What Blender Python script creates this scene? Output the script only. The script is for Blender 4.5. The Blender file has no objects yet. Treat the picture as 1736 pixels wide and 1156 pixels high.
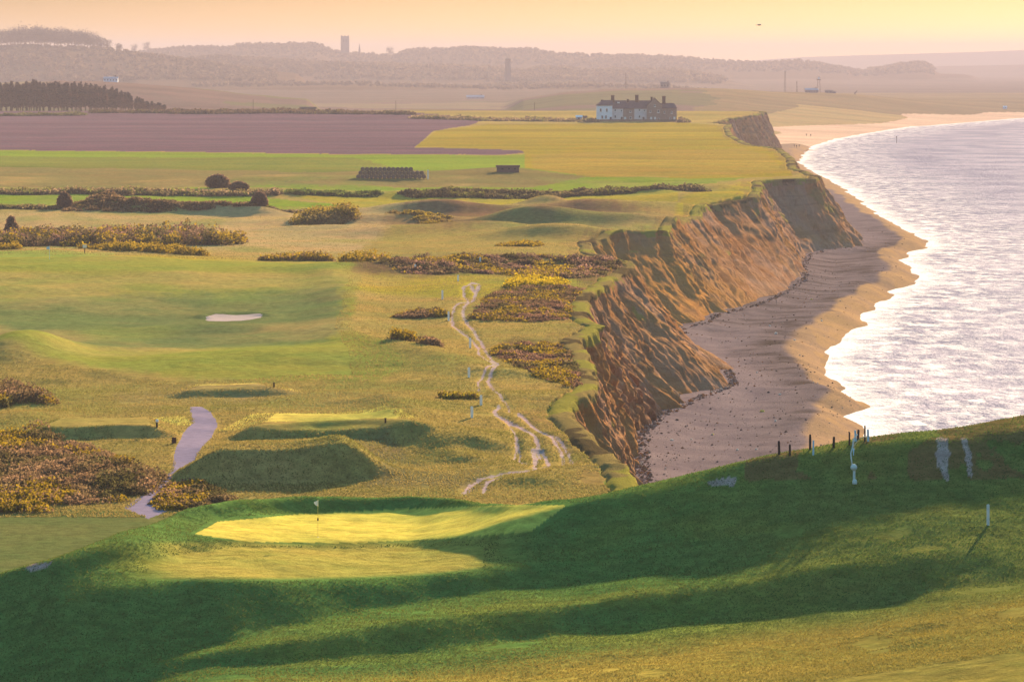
import bpy, math, random
import numpy as np
R = math.radians
sc = bpy.context.scene
rng = np.random.default_rng(7)
random.seed(7)

# ------------------------------------------------------------------ camera
H = 52.0            # eye height above the sea
F = 8485.0          # focal length in photo pixels (photo 1736 wide)
TH = math.atan(478.0 / F)
cam = bpy.data.cameras.new('camera')
cam.sensor_width = 36.0
cam.lens = 36.0 * F / 1736.0
cam.clip_start = 1.0
cam.clip_end = 60000.0
co = bpy.data.objects.new('camera', cam)
co.location = (0, 0, H)
co.rotation_euler = (R(90) - TH, 0, 0)
sc.collection.objects.link(co)
sc.camera = co

# ------------------------------------------------------------------ light
SUN_AZ, SUN_EL = R(13), R(11)       # to the right of the view direction (+Y), above the horizon
sdir = (math.sin(SUN_AZ) * math.cos(SUN_EL), math.cos(SUN_AZ) * math.cos(SUN_EL), math.sin(SUN_EL))
world = bpy.data.worlds.new('World')
sc.world = world
world.use_nodes = True
nt = world.node_tree
nt.nodes.clear()
sky = nt.nodes.new('ShaderNodeTexSky')
sky.sky_type = 'NISHITA'
sky.sun_disc = False
sky.sun_elevation = SUN_EL
sky.sun_rotation = SUN_AZ
sky.air_density = 1.0
sky.dust_density = 1.5
sky.ozone_density = 1.0
geo = nt.nodes.new('ShaderNodeNewGeometry')
sep = nt.nodes.new('ShaderNodeSeparateXYZ')
tc = nt.nodes.new('ShaderNodeTexCoord')
nt.links.new(tc.outputs['Generated'], sep.inputs[0])
ramp = nt.nodes.new('ShaderNodeValToRGB')
cr = ramp.color_ramp
cr.elements[0].position = 0.0
cr.elements[0].color = (0.156, 0.155, 0.135, 1)
cr.elements[1].position = 0.45
cr.elements[1].color = (0.68, 1.25, 1.15, 1)
e = cr.elements.new(0.012); e.color = (0.088, 0.087, 0.086, 1)
e = cr.elements.new(0.06); e.color = (0.20, 0.17, 0.19, 1)
e = cr.elements.new(0.18); e.color = (0.36, 0.36, 0.48, 1)
nt.links.new(sep.outputs['Z'], ramp.inputs[0])
mul = nt.nodes.new('ShaderNodeMix'); mul.data_type = 'RGBA'; mul.blend_type = 'MULTIPLY'
mul.inputs['Factor'].default_value = 1.0
nt.links.new(sky.outputs[0], mul.inputs[6]); nt.links.new(ramp.outputs[0], mul.inputs[7])
bg = nt.nodes.new('ShaderNodeBackground')
bg.inputs['Strength'].default_value = 0.05
wo = nt.nodes.new('ShaderNodeOutputWorld')
nt.links.new(mul.outputs[2], bg.inputs['Color']); nt.links.new(bg.outputs[0], wo.inputs[0])

sun = bpy.data.lights.new('sun', 'SUN')
sun.energy = 5.0
sun.angle = R(1.0)
sun.color = (1.0, 0.73, 0.38)
so = bpy.data.objects.new('sun', sun)
from mathutils import Vector, Matrix
so.rotation_euler = Vector(sdir).to_track_quat('Z', 'Y').to_euler()
so.location = (0, 0, 300)
sc.collection.objects.link(so)

sc.view_settings.view_transform = 'Standard'
sc.view_settings.look = 'None'
sc.view_settings.exposure = 2.55
sc.view_settings.gamma = 1.0
sc.cycles.use_denoising = True
sc.cycles.max_bounces = 6
sc.cycles.diffuse_bounces = 2
sc.cycles.glossy_bounces = 2
sc.cycles.volume_bounces = 1
sc.cycles.transmission_bounces = 2

# ------------------------------------------------------------------ pixel <-> ground
SN, CS = math.sin(TH), math.cos(TH)
def ray(px, py):
    px = np.asarray(px, float); py = np.asarray(py, float)
    up = 578.0 - py
    return px - 868.0, F * CS + up * SN, up * CS - F * SN
def kslope(py):
    _, dy, dz = ray(868, py)
    return -dz / dy
def project(x, y, z):
    dep = y * CS + (H - z) * SN
    upc = (z - H) * CS + y * SN
    return 868 + F * x / dep, 578 - F * upc / dep
def at(px, py, Y):
    dx, dy, dz = ray(px, py)
    return Vector((float(dx / dy * Y), float(Y), float(H + dz / dy * Y)))

# ------------------------------------------------------------------ noise
def _h(ix, iy, seed):
    n = (ix.astype(np.int64) * 374761393 + iy.astype(np.int64) * 668265263 + seed * 1442695041) & 0xffffffff
    n = ((n ^ (n >> 13)) * 1274126177) & 0xffffffff
    n = n ^ (n >> 16)
    return (n & 0xffff).astype(np.float64) / 65535.0
def vnoise(x, y, seed=0):
    ix = np.floor(x); iy = np.floor(y)
    fx = x - ix; fy = y - iy
    fx = fx * fx * (3 - 2 * fx); fy = fy * fy * (3 - 2 * fy)
    a = _h(ix, iy, seed); b = _h(ix + 1, iy, seed); c = _h(ix, iy + 1, seed); d = _h(ix + 1, iy + 1, seed)
    return (a * (1 - fx) + b * fx) * (1 - fy) + (c * (1 - fx) + d * fx) * fy
def fbm(x, y, sx, sy=None, octv=4, seed=0):
    sy = sy or sx
    x = np.asarray(x, float) / sx; y = np.asarray(y, float) / sy
    s = 0; amp = 0.5; tot = 0
    for o in range(octv):
        s = s + amp * (vnoise(x, y, seed + o * 17) * 2 - 1); tot += amp
        x = x * 2.03 + 13.1; y = y * 2.03 + 7.7; amp *= 0.5
    return s / tot
def sstep(a, b, x):
    t = np.clip((np.asarray(x, float) - a) / (b - a), 0, 1)
    return t * t * (3 - 2 * t)
def ip(x, pts):
    p = np.array(pts, float)
    return np.interp(x, p[:, 0], p[:, 1])

# ------------------------------------------------------------------ coast lines (world metres x, y)
TOP = [(12, 330), (9.9, 418), (9.1, 438), (7.6, 454), (6.0, 476), (5.8, 494), (8.1, 511), (9.0, 532), (8.9, 569), (7.8, 604), (11.6, 630), (9.4, 654), (11, 706),
       (15.3, 765), (19.8, 812), (19.4, 850), (14.3, 885), (14.7, 945), (22, 975), (30.6, 990), (32.8, 1035), (41, 1100), (45, 1150), (57.7, 1180),
       (61.7, 1235), (64.4, 1300), (72, 1316), (80.7, 1328), (84, 1370), (82, 1450), (90, 1600), (96, 1786), (88, 1850), (90, 2050), (97, 2250), (103, 2348), (97, 2400),
       (108, 2480), (121, 2540), (134, 2630), (130, 2700), (100, 2760), (40, 2800)]
TOE = [(20, 330), (18, 418), (17, 438), (15, 454), (13.5, 476), (13.2, 494), (14.5, 511), (14.6, 532), (15, 575), (15.3, 612), (16.5, 650), (19, 683), (23, 705),
       (29, 735), (33.6, 757), (34, 790), (29, 850), (30.5, 915), (35, 926), (39.4, 963), (44, 980), (50, 1005), (57, 1050), (65.5, 1120),
       (69, 1190), (74, 1255), (80, 1288), (88.5, 1306), (93, 1370), (92, 1450), (97, 1600), (102, 1786), (97, 1850), (99, 2050), (107, 2250), (113, 2348), (107, 2400),
       (118, 2480), (131, 2540), (144, 2630), (142, 2720), (112, 2790), (50, 2840)]
def wl(px, py):
    Y = H / kslope(py); dx, dy, dz = ray(px, py)
    return (float(dx / dy * Y), float(Y))
WLINE = [(40, 380), (42, 500)] + [wl(*p) for p in [(1452, 760), (1466, 722), (1437, 706), (1459, 690), (1432, 668), (1415, 652), (1393, 616), (1404, 584),
         (1440, 562), (1455, 552), (1460, 532), (1492, 512), (1512, 494), (1566, 474), (1540, 455), (1525, 441), (1545, 427), (1574, 414), (1550, 400),
         (1520, 385), (1495, 371), (1462, 345), (1425, 318), (1400, 303), (1372, 290), (1352, 278), (1362, 260), (1380, 247), (1418, 235), (1470, 226),
         (1540, 215), (1580, 213), (1640, 208), (1736, 200), (1900, 190), (2300, 176)]] + [(30000, 6600)]
WL = np.array(WLINE)
def xw(Y):
    Y = np.asarray(Y, float)
    return np.interp(Y, WL[:, 1], WL[:, 0]) + 0.9 * fbm(Y, 0 * Y, 22, 22, 3, 5) * np.clip(Y / 700, 1, 3)
TE = np.array(TOE)
def xtoe(Y): return np.interp(Y, TE[:, 1], TE[:, 0])
_tp = np.array(TOP)
def resample(P, step, wob=0.0, seed=1):
    P = np.array(P, float)
    d = np.r_[0, np.cumsum(np.hypot(*np.diff(P, axis=0).T))]
    s = np.arange(0, d[-1], step)
    return np.c_[np.interp(s, d, P[:, 0]), np.interp(s, d, P[:, 1])], s
# the top edge with small bites, as one fine polyline used by the plateau and the cliff alike
def top_curve(step):
    seg = np.r_[0, np.cumsum(np.hypot(*np.diff(_tp, axis=0).T))]
    s = np.arange(0, seg[-1], step)
    x = np.interp(s, seg, _tp[:, 0]); y = np.interp(s, seg, _tp[:, 1])
    ker = np.hanning(9); ker /= ker.sum()
    xs = np.convolve(np.pad(x, 4, 'edge'), ker, 'valid'); ys = np.convolve(np.pad(y, 4, 'edge'), ker, 'valid')
    return xs, ys, s, seg
tx, ty, ts, tseg = top_curve(0.9)
tgx = np.gradient(tx); tgy = np.gradient(ty); tl = np.hypot(tgx, tgy)
nx_, ny_ = tgy / tl, -tgx / tl           # outward (towards the sea)
bite = -0.55 * np.abs(fbm(ts, ts * 0, 9, 9, 4, 3)) * 2.0
tx = tx + nx_ * bite; ty = ty + ny_ * bite
def edge_dist(x, y):
    """signed distance to the cliff edge, positive inland"""
    out = np.full(x.shape, 60.0)
    xt = np.interp(y, _tp[:, 1], _tp[:, 0])
    m = (np.abs(x - xt) < 40) & (y > 325) & (y < 2830)
    xs, ys = x[m], y[m]
    best = np.full(xs.shape, 1e9); sg = np.ones(xs.shape)
    step = 2
    X = tx[::step]; Yy = ty[::step]
    order = np.argsort(ys); xs2 = xs[order]; ys2 = ys[order]
    res = np.empty(xs.shape)
    CH = 4000
    for i in range(0, len(xs2), CH):
        a = xs2[i:i + CH]; b = ys2[i:i + CH]
        k = np.where((Yy > b.min() - 45) & (Yy < b.max() + 45))[0]
        if len(k) < 2:
            res[i:i + CH] = 60; continue
        d2 = (a[:, None] - X[k][None]) ** 2 + (b[:, None] - Yy[k][None]) ** 2
        j = np.argmin(d2, 1); kk = k[j]
        dist = np.sqrt(d2[np.arange(len(a)), j])
        side = (a - X[kk]) * nx_[::step][kk] + (b - Yy[kk]) * ny_[::step][kk]
        res[i:i + CH] = np.where(side > 0, -dist, dist)
    r2 = np.empty(xs.shape); r2[order] = res
    out[m] = r2
    far = ~m & (x > xt) & (y < 2830)
    out[far] = -60
    return out

# ------------------------------------------------------------------ near hill: profiles along the lines of sight
KN = [0, 100, 200, 300, 400, 500, 600, 700, 800, 900, 1000, 1136, 1300, 1450, 1600, 1736]
LN = [
 [1300] * 16,
 [1215, 1200, 1165, 1137, 1129, 1124, 1118, 1110, 1098, 1085, 1075, 1062, 1044, 1027, 1005, 985],
 [1190, 1165, 1130, 1120, 1106, 1086, 1068, 1052, 1038, 1027, 1018, 1002, 986, 962, 940, 920],
 [1185, 1158, 1122, 1107, 1088, 1058, 1036, 1018, 1004, 993, 983, 968, 957, 940, 925, 910],
 [1065, 1025, 986, 984, 984, 984, 982, 978, 968, 956, 946, 925, 892, 870, 855, 845],
 [985, 964, 955, 940, 927, 928, 929, 926, 925, 935, 937, 915, 884, 862, 845, 835],
 [972, 945, 914, 916, 915, 920, 918, 914, 905, 868, 842, 826, 815, 815, 815, 812],
 [968, 938, 898, 885, 875, 870, 866, 862, 858, 856, 839, 818, 775, 755, 745, 730],
 [965, 935, 894, 860, 846, 838, 834, 835, 838, 845, 836, 810, 768, 740, 724, 705]]
SL = [
 [.1, .1, .08, .03, 0, 0, 0, 0, 0, 0, 0, 0, 0, 0, 0, 0],
 [.22, .22, .24, .27, .28, .28, .26, .25, .24, .24, .24, .22, .20, .19, .17, .12],
 [.18, .14, .05, .0, .0, .0, .0, .0, .0, .0, .0, .02, .05, .10, .11, .08],
 [.27, .27, .26, .24, .235, .23, .225, .22, .215, .21, .21, .20, .165, .13, .12, .12],
 [.27, .22, .06, 0, 0, 0, 0, 0, .05, .08, .05, .05, .15, .13, .12, .12],
 [.32, .32, .34, .30, .28, .28, .28, .28, .30, .30, .28, .24, .18, .14, .12, .12],
 [.1, .05, .0, .0, .0, .0, .0, .0, .0, .02, .0, .05, .32, .34, .27, .25],
 [.1, .1, .05, .32, .42, .5, .5, .5, .45, .3, .1, .05, .05, .05, .08, .05]]
Z4 = [19.4, 20.1, 20.9, 21.6, 21.9, 22, 22, 22, 22.1, 22.3, 22.5, 22.8, 23.4, 23.9, 24.5, 25.0]   # height of the lowest crest line
KF = 8455.0
fu = np.arange(-260, 2001, 10.0)
fy = np.arange(20, 520, 0.5)
FG = np.zeros((len(fu), len(fy)))
def smooth_interp(u, vals):
    xs = np.linspace(KN[0], KN[-1], 401)
    v = np.interp(xs, KN, vals)
    ker = np.hanning(19); ker /= ker.sum()
    v = np.convolve(np.pad(v, 9, 'reflect', reflect_type='odd'), ker, 'valid')
    return float(np.interp(u, xs, v))
for iu, u in enumerate(fu):
    uc = min(max(u, 0), 1736)
    ks = [kslope(smooth_interp(uc, l)) for l in LN]
    sl = [smooth_interp(uc, s) for s in SL]
    Y = 100.0; d = ks[0] * Y      # d = H - z
    ys = [Y]; ds = [d]
    for i in range(len(SL)):
        k1 = ks[i + 1]
        if k1 < ks[i] - 1e-6:
            Y1 = (d + sl[i] * Y) / (k1 + sl[i]); d = k1 * Y1; Y = Y1
        ys.append(Y); ds.append(d)
    f = (H - smooth_interp(uc, Z4)) / ds[1]
    ys = np.array(ys) * f; zs = H - np.array(ds) * f
    # towards the camera the hill side climbs below the line of sight, beyond the crest it falls
    y0, z0 = ys[0], zs[0]
    py = [20, 110, y0 - 18]; pz = [H - 6, H - 110 * 0.125 - 7, z0 - 1.0]
    ye, ze = ys[-1], zs[-1]
    yy = np.r_[py, ys + np.arange(len(ys)) * 1e-4, ye + 5, ye + 45, 700]
    zz = np.r_[pz, zs, ze - 1.3, ze - 14, -10]
    FG[iu] = np.interp(fy, yy, zz)
ker = np.hanning(9); ker /= ker.sum()
FG = np.apply_along_axis(lambda v: np.convolve(np.pad(v, 4, 'edge'), ker, 'valid'), 1, FG)
ker = np.hanning(7); ker /= ker.sum()
FG = np.apply_along_axis(lambda v: np.convolve(np.pad(v, 3, 'edge'), ker, 'valid'), 0, FG)
def fgz(x, y):
    u = 868 + KF * x / y
    a = np.clip((u - fu[0]) / 10.0, 0, len(fu) - 1.001); b = np.clip((y - fy[0]) / 0.5, 0, len(fy) - 1.001)
    i = a.astype(int); j = b.astype(int); a = a - i; b = b - j
    z = (FG[i, j] * (1 - a) + FG[i + 1, j] * a) * (1 - b) + (FG[i, j + 1] * (1 - a) + FG[i + 1, j + 1] * a) * b
    z = z - 34 * sstep(42, 66, x + 3 * fbm(x, y, 9, 9, 3, 12))
    return np.where(y > 500, -50, z)

# ------------------------------------------------------------------ plateau and far land
ZP = [(0, 16), (300, 16), (400, 16.8), (500, 17.3), (700, 18), (900, 17.5), (1050, 17.2), (1200, 18.6), (1320, 20.3), (1450, 20.3), (1750, 20.2), (1900, 20.5),
      (2300, 21.5), (2458, 21.6), (2640, 24.3), (2760, 23.5), (3000, 17), (3500, 9), (5000, 8), (30000, 8)]
yy_ = np.arange(0, 30001, 10.0)
zz_ = ip(yy_, ZP); kk_ = np.hanning(9); kk_ /= kk_.sum()
zz_ = np.convolve(np.pad(zz_, 4, 'edge'), kk_, 'valid')
def zbase(Y): return np.interp(Y, yy_, zz_)
RIDGES = [
 # (distance, half depth, [(px, py of crest)])
 (2900, 160, [(560, 200), (600, 189), (700, 184), (800, 180.5), (900, 183), (1010, 186), (1060, 190), (1100, 200)]),
 (4500, 700, [(850, 175), (960, 156), (1040, 151), (1130, 149), (1240, 152), (1300, 157), (1450, 160), (1550, 170), (1650, 176), (1736, 178), (2000, 182)]),
 (4000, 350, [(-1300, 141), (150, 139), (220, 141), (330, 150), (420, 160), (560, 172)]),
 (6500, 500, [(200, 150), (470, 144), (600, 142), (700, 146), (850, 150), (1000, 146), (1150, 150), (1250, 160)]),
 (7200, 500, [(-1300, 92), (0, 84), (60, 80), (170, 84), (300, 100), (360, 108), (400, 116), (540, 128)]),
 (8300, 500, [(250, 112), (367, 98), (415, 101), (484, 106), (536, 110), (600, 110), (700, 116), (792, 118), (889, 125), (912, 119), (965, 118), (979, 124), (1034, 124), (1138, 123), (1180, 127), (1250, 140), (1300, 150)]),
 (10500, 900, [(-1300, 90), (220, 92), (311, 83), (381, 84), (419, 79), (540, 77), (567, 89), (643, 98), (675, 97), (688, 88), (771, 85), (792, 82), (861, 87), (896, 86), (941, 94), (1000, 96), (1150, 101), (1210, 106), (1294, 109), (1349, 105), (1430, 117), (1463, 123), (1496, 119), (1521, 113), (1560, 110), (1575, 112), (1582, 125), (1635, 126), (1668, 138), (1736, 146), (2000, 150)]),
 (15000, 1500, [(1300, 125), (1500, 118), (1583, 113), (1736, 110), (2000, 108)]),
 (21000, 1500, [(-1300, 110), (1200, 108), (1356, 97), (1503, 92), (1650, 88), (1736, 84), (2000, 78)]),
]
BUMPS = []      # (x, y, rx, ry, h) rounded mounds
def add_poly_feature(): pass
PLATF = []      # raised tees: (polygon in (a,w), height, soft)
LINES = []      # banks along a line: (world polyline, height, width)
def base_height(x, y):
    u = 868 + KF * x / y
    z = zbase(y)
    # shore beyond the cliffs
    xs = xw(y)
    low = np.clip((xs - x) * 0.035, -3, 7.5) 
    low = low + 2.0 * fbm(x, y, 90, 90, 3, 9) * sstep(60, 200, xs - x)
    t = sstep(2700, 2900, y + 0.6 * np.maximum(x, 0) - 60)
    z = z * (1 - t) + np.minimum(z, low) * t
    hi = y > 2300
    if np.any(hi):
        xh, yh, zh, uh, xsh = x[hi], y[hi], z[hi], u[hi], xs[hi]
        n1 = None
        for (D, W, pts) in RIDGES:
            m = (uh > pts[0][0]) & (uh < pts[-1][0]) & (np.abs(yh - D) < W * 3.2)
            if not np.any(m): continue
            X_, Y_, U_ = xh[m], yh[m], uh[m]
            cz = ip(U_[:, None] + np.array([-9, -4, 0, 4, 9.0]), [(p, H - kslope(q) * D) for p, q in pts]).mean(-1)
            if D > 3500: cz = cz + 1.2 * fbm(X_, Y_, 60, 200, 3, 99) + .4 * fbm(X_, Y_, 14, 200, 2, 98)
            g = np.exp(-((Y_ - D) / W) ** 2)
            edge = sstep(pts[0][0], pts[0][0] + 40, U_)
            if pts[-1][0] < 1900: edge = edge * (1 - sstep(pts[-1][0] - 40, pts[-1][0], U_))
            shore = sstep(0, 260, xsh[m] - X_) if D < 9000 else 1.0
            z0 = zh[m]; zr = z0 + (cz - z0) * g * edge * shore
            zh[m] = np.maximum(z0, zr)
        z = z.copy(); z[hi] = zh
    return z
def soft_poly(x, y, poly, soft):
    """0..1 inside a world polygon, soft edge in metres"""
    P = np.array(poly); out = np.zeros(x.shape)
    m = (x > P[:, 0].min() - soft) & (x < P[:, 0].max() + soft) & (y > P[:, 1].min() - soft) & (y < P[:, 1].max() + soft)
    if not np.any(m): return out
    a, b = x[m], y[m]
    d = np.full(a.shape, 1e9); ins = np.zeros(a.shape, bool)
    n = len(P)
    for i in range(n):
        p, q = P[i], P[(i + 1) % n]
        e = q - p; t = np.clip(((a - p[0]) * e[0] + (b - p[1]) * e[1]) / (e @ e + 1e-9), 0, 1)
        d = np.minimum(d, np.hypot(a - p[0] - t * e[0], b - p[1] - t * e[1]))
        c = ((p[1] > b) != (q[1] > b))
        with np.errstate(divide='ignore', invalid='ignore'):
            xi = (q[0] - p[0]) * (b - p[1]) / (q[1] - p[1] + 1e-12) + p[0]
        ins ^= c & (a < xi)
    sd = np.where(ins, d, -d)
    out[m] = sstep(-soft, 0, sd)
    return out
def line_dist(x, y, P, lim):
    P = np.array(P); d = np.full(x.shape, 1e9)
    m = (x > P[:, 0].min() - lim) & (x < P[:, 0].max() + lim) & (y > P[:, 1].min() - lim) & (y < P[:, 1].max() + lim)
    if not np.any(m): return d
    a, b = x[m], y[m]; dd = np.full(a.shape, 1e9)
    for p, q in zip(P[:-1], P[1:]):
        e = q - p; t = np.clip(((a - p[0]) * e[0] + (b - p[1]) * e[1]) / (e @ e + 1e-9), 0, 1)
        dd = np.minimum(dd, np.hypot(a - p[0] - t * e[0], b - p[1] - t * e[1]))
    d[m] = dd
    return d
def height(x, y, edge=None, detail=True):
    x = np.asarray(x, float); y = np.asarray(y, float)
    z = base_height(x, y)
    if detail:
        near = (y < 2600)
        # broad swells that catch or lose the low sun
        z = z + np.where(near, 1.2 * fbm(x, y, 55, 80, 3, 21) + 0.34 * fbm(x, y, 9, 13, 4, 22), 0) * sstep(380, 450, y) * (1 - 0.6 * sstep(1300, 1700, y))
        for (bx, by, rx, ry, h) in BUMPS:
            z = z + h * np.exp(-((x - bx) / rx) ** 2 - ((y - by) / ry) ** 2)
        for (P, h, w) in LINES:
            d = line_dist(x, y, P, w * 3)
            z = z + h * np.exp(-(d / w) ** 2)
        for (P, h, s) in PLATF:
            z = z + h * soft_poly(x, y, P, s)
    if edge is None: edge = edge_dist(x.ravel(), y.ravel()).reshape(x.shape)
    z = np.where(edge < 2.2, z - (2.2 - edge) * 4.0, z)
    z = np.where((y < 2830) & (edge < 2.2), np.maximum(z, -4), z)
    f = fgz(x, y)
    if detail:
        f = f + 0.30 * fbm(x, y, 8, 12, 3, 31) + 0.06 * fbm(x, y, 2.2, 3.0, 3, 32)
    return np.maximum(z, f)
_Ys = np.exp(np.linspace(math.log(150), math.log(9000), 5000))
def G(px, py, lift=0.0):
    """first hit of the line of sight with the ground, as world x, y, z"""
    dx, dy, dz = ray(px, py)
    a = float(dx / dy); k = float(-dz / dy)
    zs = height(a * _Ys, _Ys, detail=bool(BUMPS or PLATF or LINES))
    d = (H - k * _Ys) - zs
    i = int(np.argmax(d < 0))
    if i == 0: i = len(_Ys) - 1
    t = d[i - 1] / (d[i - 1] - d[i] + 1e-12)
    Y = _Ys[i - 1] + t * (_Ys[i] - _Ys[i - 1])
    return (a * Y, Y, H - k * Y)
def GPh(pts, h):
    out = []
    for px, py in pts:
        dx, dy, dz = ray(px, py); Y = 900.0
        for _ in range(30): Y = 0.5 * Y + 0.5 * (H - float(zbase(Y)) - h) / float(-dz / dy)
        out.append((float(dx / dy) * Y, Y))
    return out
def GP(pts, z=None):
    out = []
    for px, py in pts:
        dx, dy, dz = ray(px, py)
        Y = 900.0
        for _ in range(30):
            zz = float(zbase(Y)) if z is None else z
            Y = 0.5 * Y + 0.5 * (H - zz) / float(-dz / dy)
        out.append((float(dx / dy) * Y, Y))
    return out

# raised tees, banks and hollows of the course (pixel outline -> place on the plateau)
PLATF += [
 (GPh([(440, 735), (690, 736), (655, 708), (470, 709)], .8), .8, 3.6),
 (GPh([(80, 728), (250, 726), (245, 710), (110, 712)], 1.0), 1.0, 3.6),
 (GPh([(330, 659), (450, 659), (430, 651), (345, 651)], .6), .6, 4.0),
 (GPh([(385, 766), (572, 765), (562, 757), (395, 757)], 2.3), 2.3, 5.5),
]
for (px, py, rx, ry, h) in [(60, 600, 5, 22, 1.9), (10, 610, 6, 16, 1.5), (30, 712, 5, 10, 1.2), (182, 354, 4.5, 14, 2.6), (165, 358, 9, 16, .8),
        (600, 800, 4, 8, 1.0), (500, 770, 8, 9, .6), (700, 790, 7, 8, -.4), (560, 385, 12, 20, 1.2),
        (640, 375, 18, 20, 2.0), (760, 362, 13, 18, 2.4), (700, 360, 14, 18, 1.8), (820, 392, 12, 18, 1.8), (890, 380, 11, 18, 2.8), (950, 378, 12, 18, 2.0), (1060, 382, 18, 20, 2.4), (700, 395, 25, 25, 2.0),
        (940, 402, 13, 22, 3.2), (1000, 360, 15, 25, 3.0), (930, 352, 6, 20, 3.2), (1130, 356, 16, 25, 2.2), (1200, 338, 25, 25, 2.0), (1100, 398, 8, 16, 1.0),
        (250, 540, 34, 75, -.9), (120, 570, 30, 50, -.6), (480, 520, 24, 60, -.4), (520, 610, 14, 22, .9), (200, 615, 30, 30, 1.2), (80, 440, 30, 60, 1.5), (300, 470, 40, 40, 1.0),
        (860, 293, 12, 40, 1.0)]:
    (bx, by), = GP([(px, py)])
    if 560 <= px <= 1210 and 340 <= py <= 405: ry *= .5; h *= .85
    BUMPS.append((bx, by, rx, ry, h))
for pts, h, w in [([(560, 470), (590, 505), (580, 560), (640, 590), (700, 605), (770, 622), (830, 640)], 0.8, 4.5),
                  ([(600, 465), (700, 462), (800, 455), (900, 452), (1000, 452)], 1.2, 9),
                  ([(0, 324), (200, 324), (450, 326)], 1.0, 8), ([(680, 330), (900, 328), (1100, 330), (1200, 322)], 1.2, 8),
                  ([(235, 358), (330, 360), (440, 362)], 2.2, 6), ([(430, 748), (520, 744), (640, 742), (720, 752), (790, 780)], .45, 2.0),
                  ([(660, 690), (720, 730), (800, 760)], 0.8, 3.0), ([(900, 820), (980, 800), (1060, 800)], .5, 3)]:
    LINES.append((GP(pts), h, w))
# sand bunker: a real hollow
bkx, bky, _ = G(394, 538)
BUMPS.append((bkx, bky, 3.4, 8.0, -.22))
LINES.append(([(bkx + 4.6 * math.cos(a), bky + 10.5 * math.sin(a)) for a in np.linspace(.25, math.pi - .25, 14)], .40, 1.4))

# ------------------------------------------------------------------ region colours (linear; shade is painted in over the mid course)
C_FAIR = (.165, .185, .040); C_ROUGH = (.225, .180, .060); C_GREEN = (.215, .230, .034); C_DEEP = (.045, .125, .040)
C_STRAW = (.29, .22, .115); C_PLOUGH = (.095, .062, .098); C_CROP = (.130, .190, .020); C_PASTURE = (.24, .205, .030)
C_SAND = (.42, .33, .33); C_TRACK = (.27, .215, .25); C_HEATH = (.085, .055, .035); C_PATH = (.21, .17, .27)
def norm_poly(pts, z=None):
    g = GP(pts, z)
    return np.array([(8000 * x / y, 400000.0 / y) for x, y in g])
def in_poly(a, b, P):
    ins = np.zeros(a.shape, bool)
    m = (a > P[:, 0].min()) & (a < P[:, 0].max()) & (b > P[:, 1].min()) & (b < P[:, 1].max())
    if not np.any(m): return ins
    aa, bb = a[m], b[m]; r = np.zeros(aa.shape, bool)
    for i in range(len(P)):
        p, q = P[i], P[(i + 1) % len(P)]
        c = ((p[1] > bb) != (q[1] > bb))
        xi = (q[0] - p[0]) * (bb - p[1]) / (q[1] - p[1] + 1e-12) + p[0]
        r ^= c & (aa < xi)
    ins[m] = r
    return ins
def nd(a, b, P):
    P = np.array(P); d = np.full(a.shape, 1e9)
    m = (a > P[:, 0].min() - 30) & (a < P[:, 0].max() + 30) & (b > P[:, 1].min() - 30) & (b < P[:, 1].max() + 30)
    aa, bb = a[m], b[m]; dd = np.full(aa.shape, 1e9)
    for p, q in zip(P[:-1], P[1:]):
        e = q - p; t = np.clip(((aa - p[0]) * e[0] + (bb - p[1]) * e[1]) / (e @ e + 1e-9), 0, 1)
        dd = np.minimum(dd, np.hypot(aa - p[0] - t * e[0], bb - p[1] - t * e[1]))
    d[m] = dd
    return d
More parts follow.
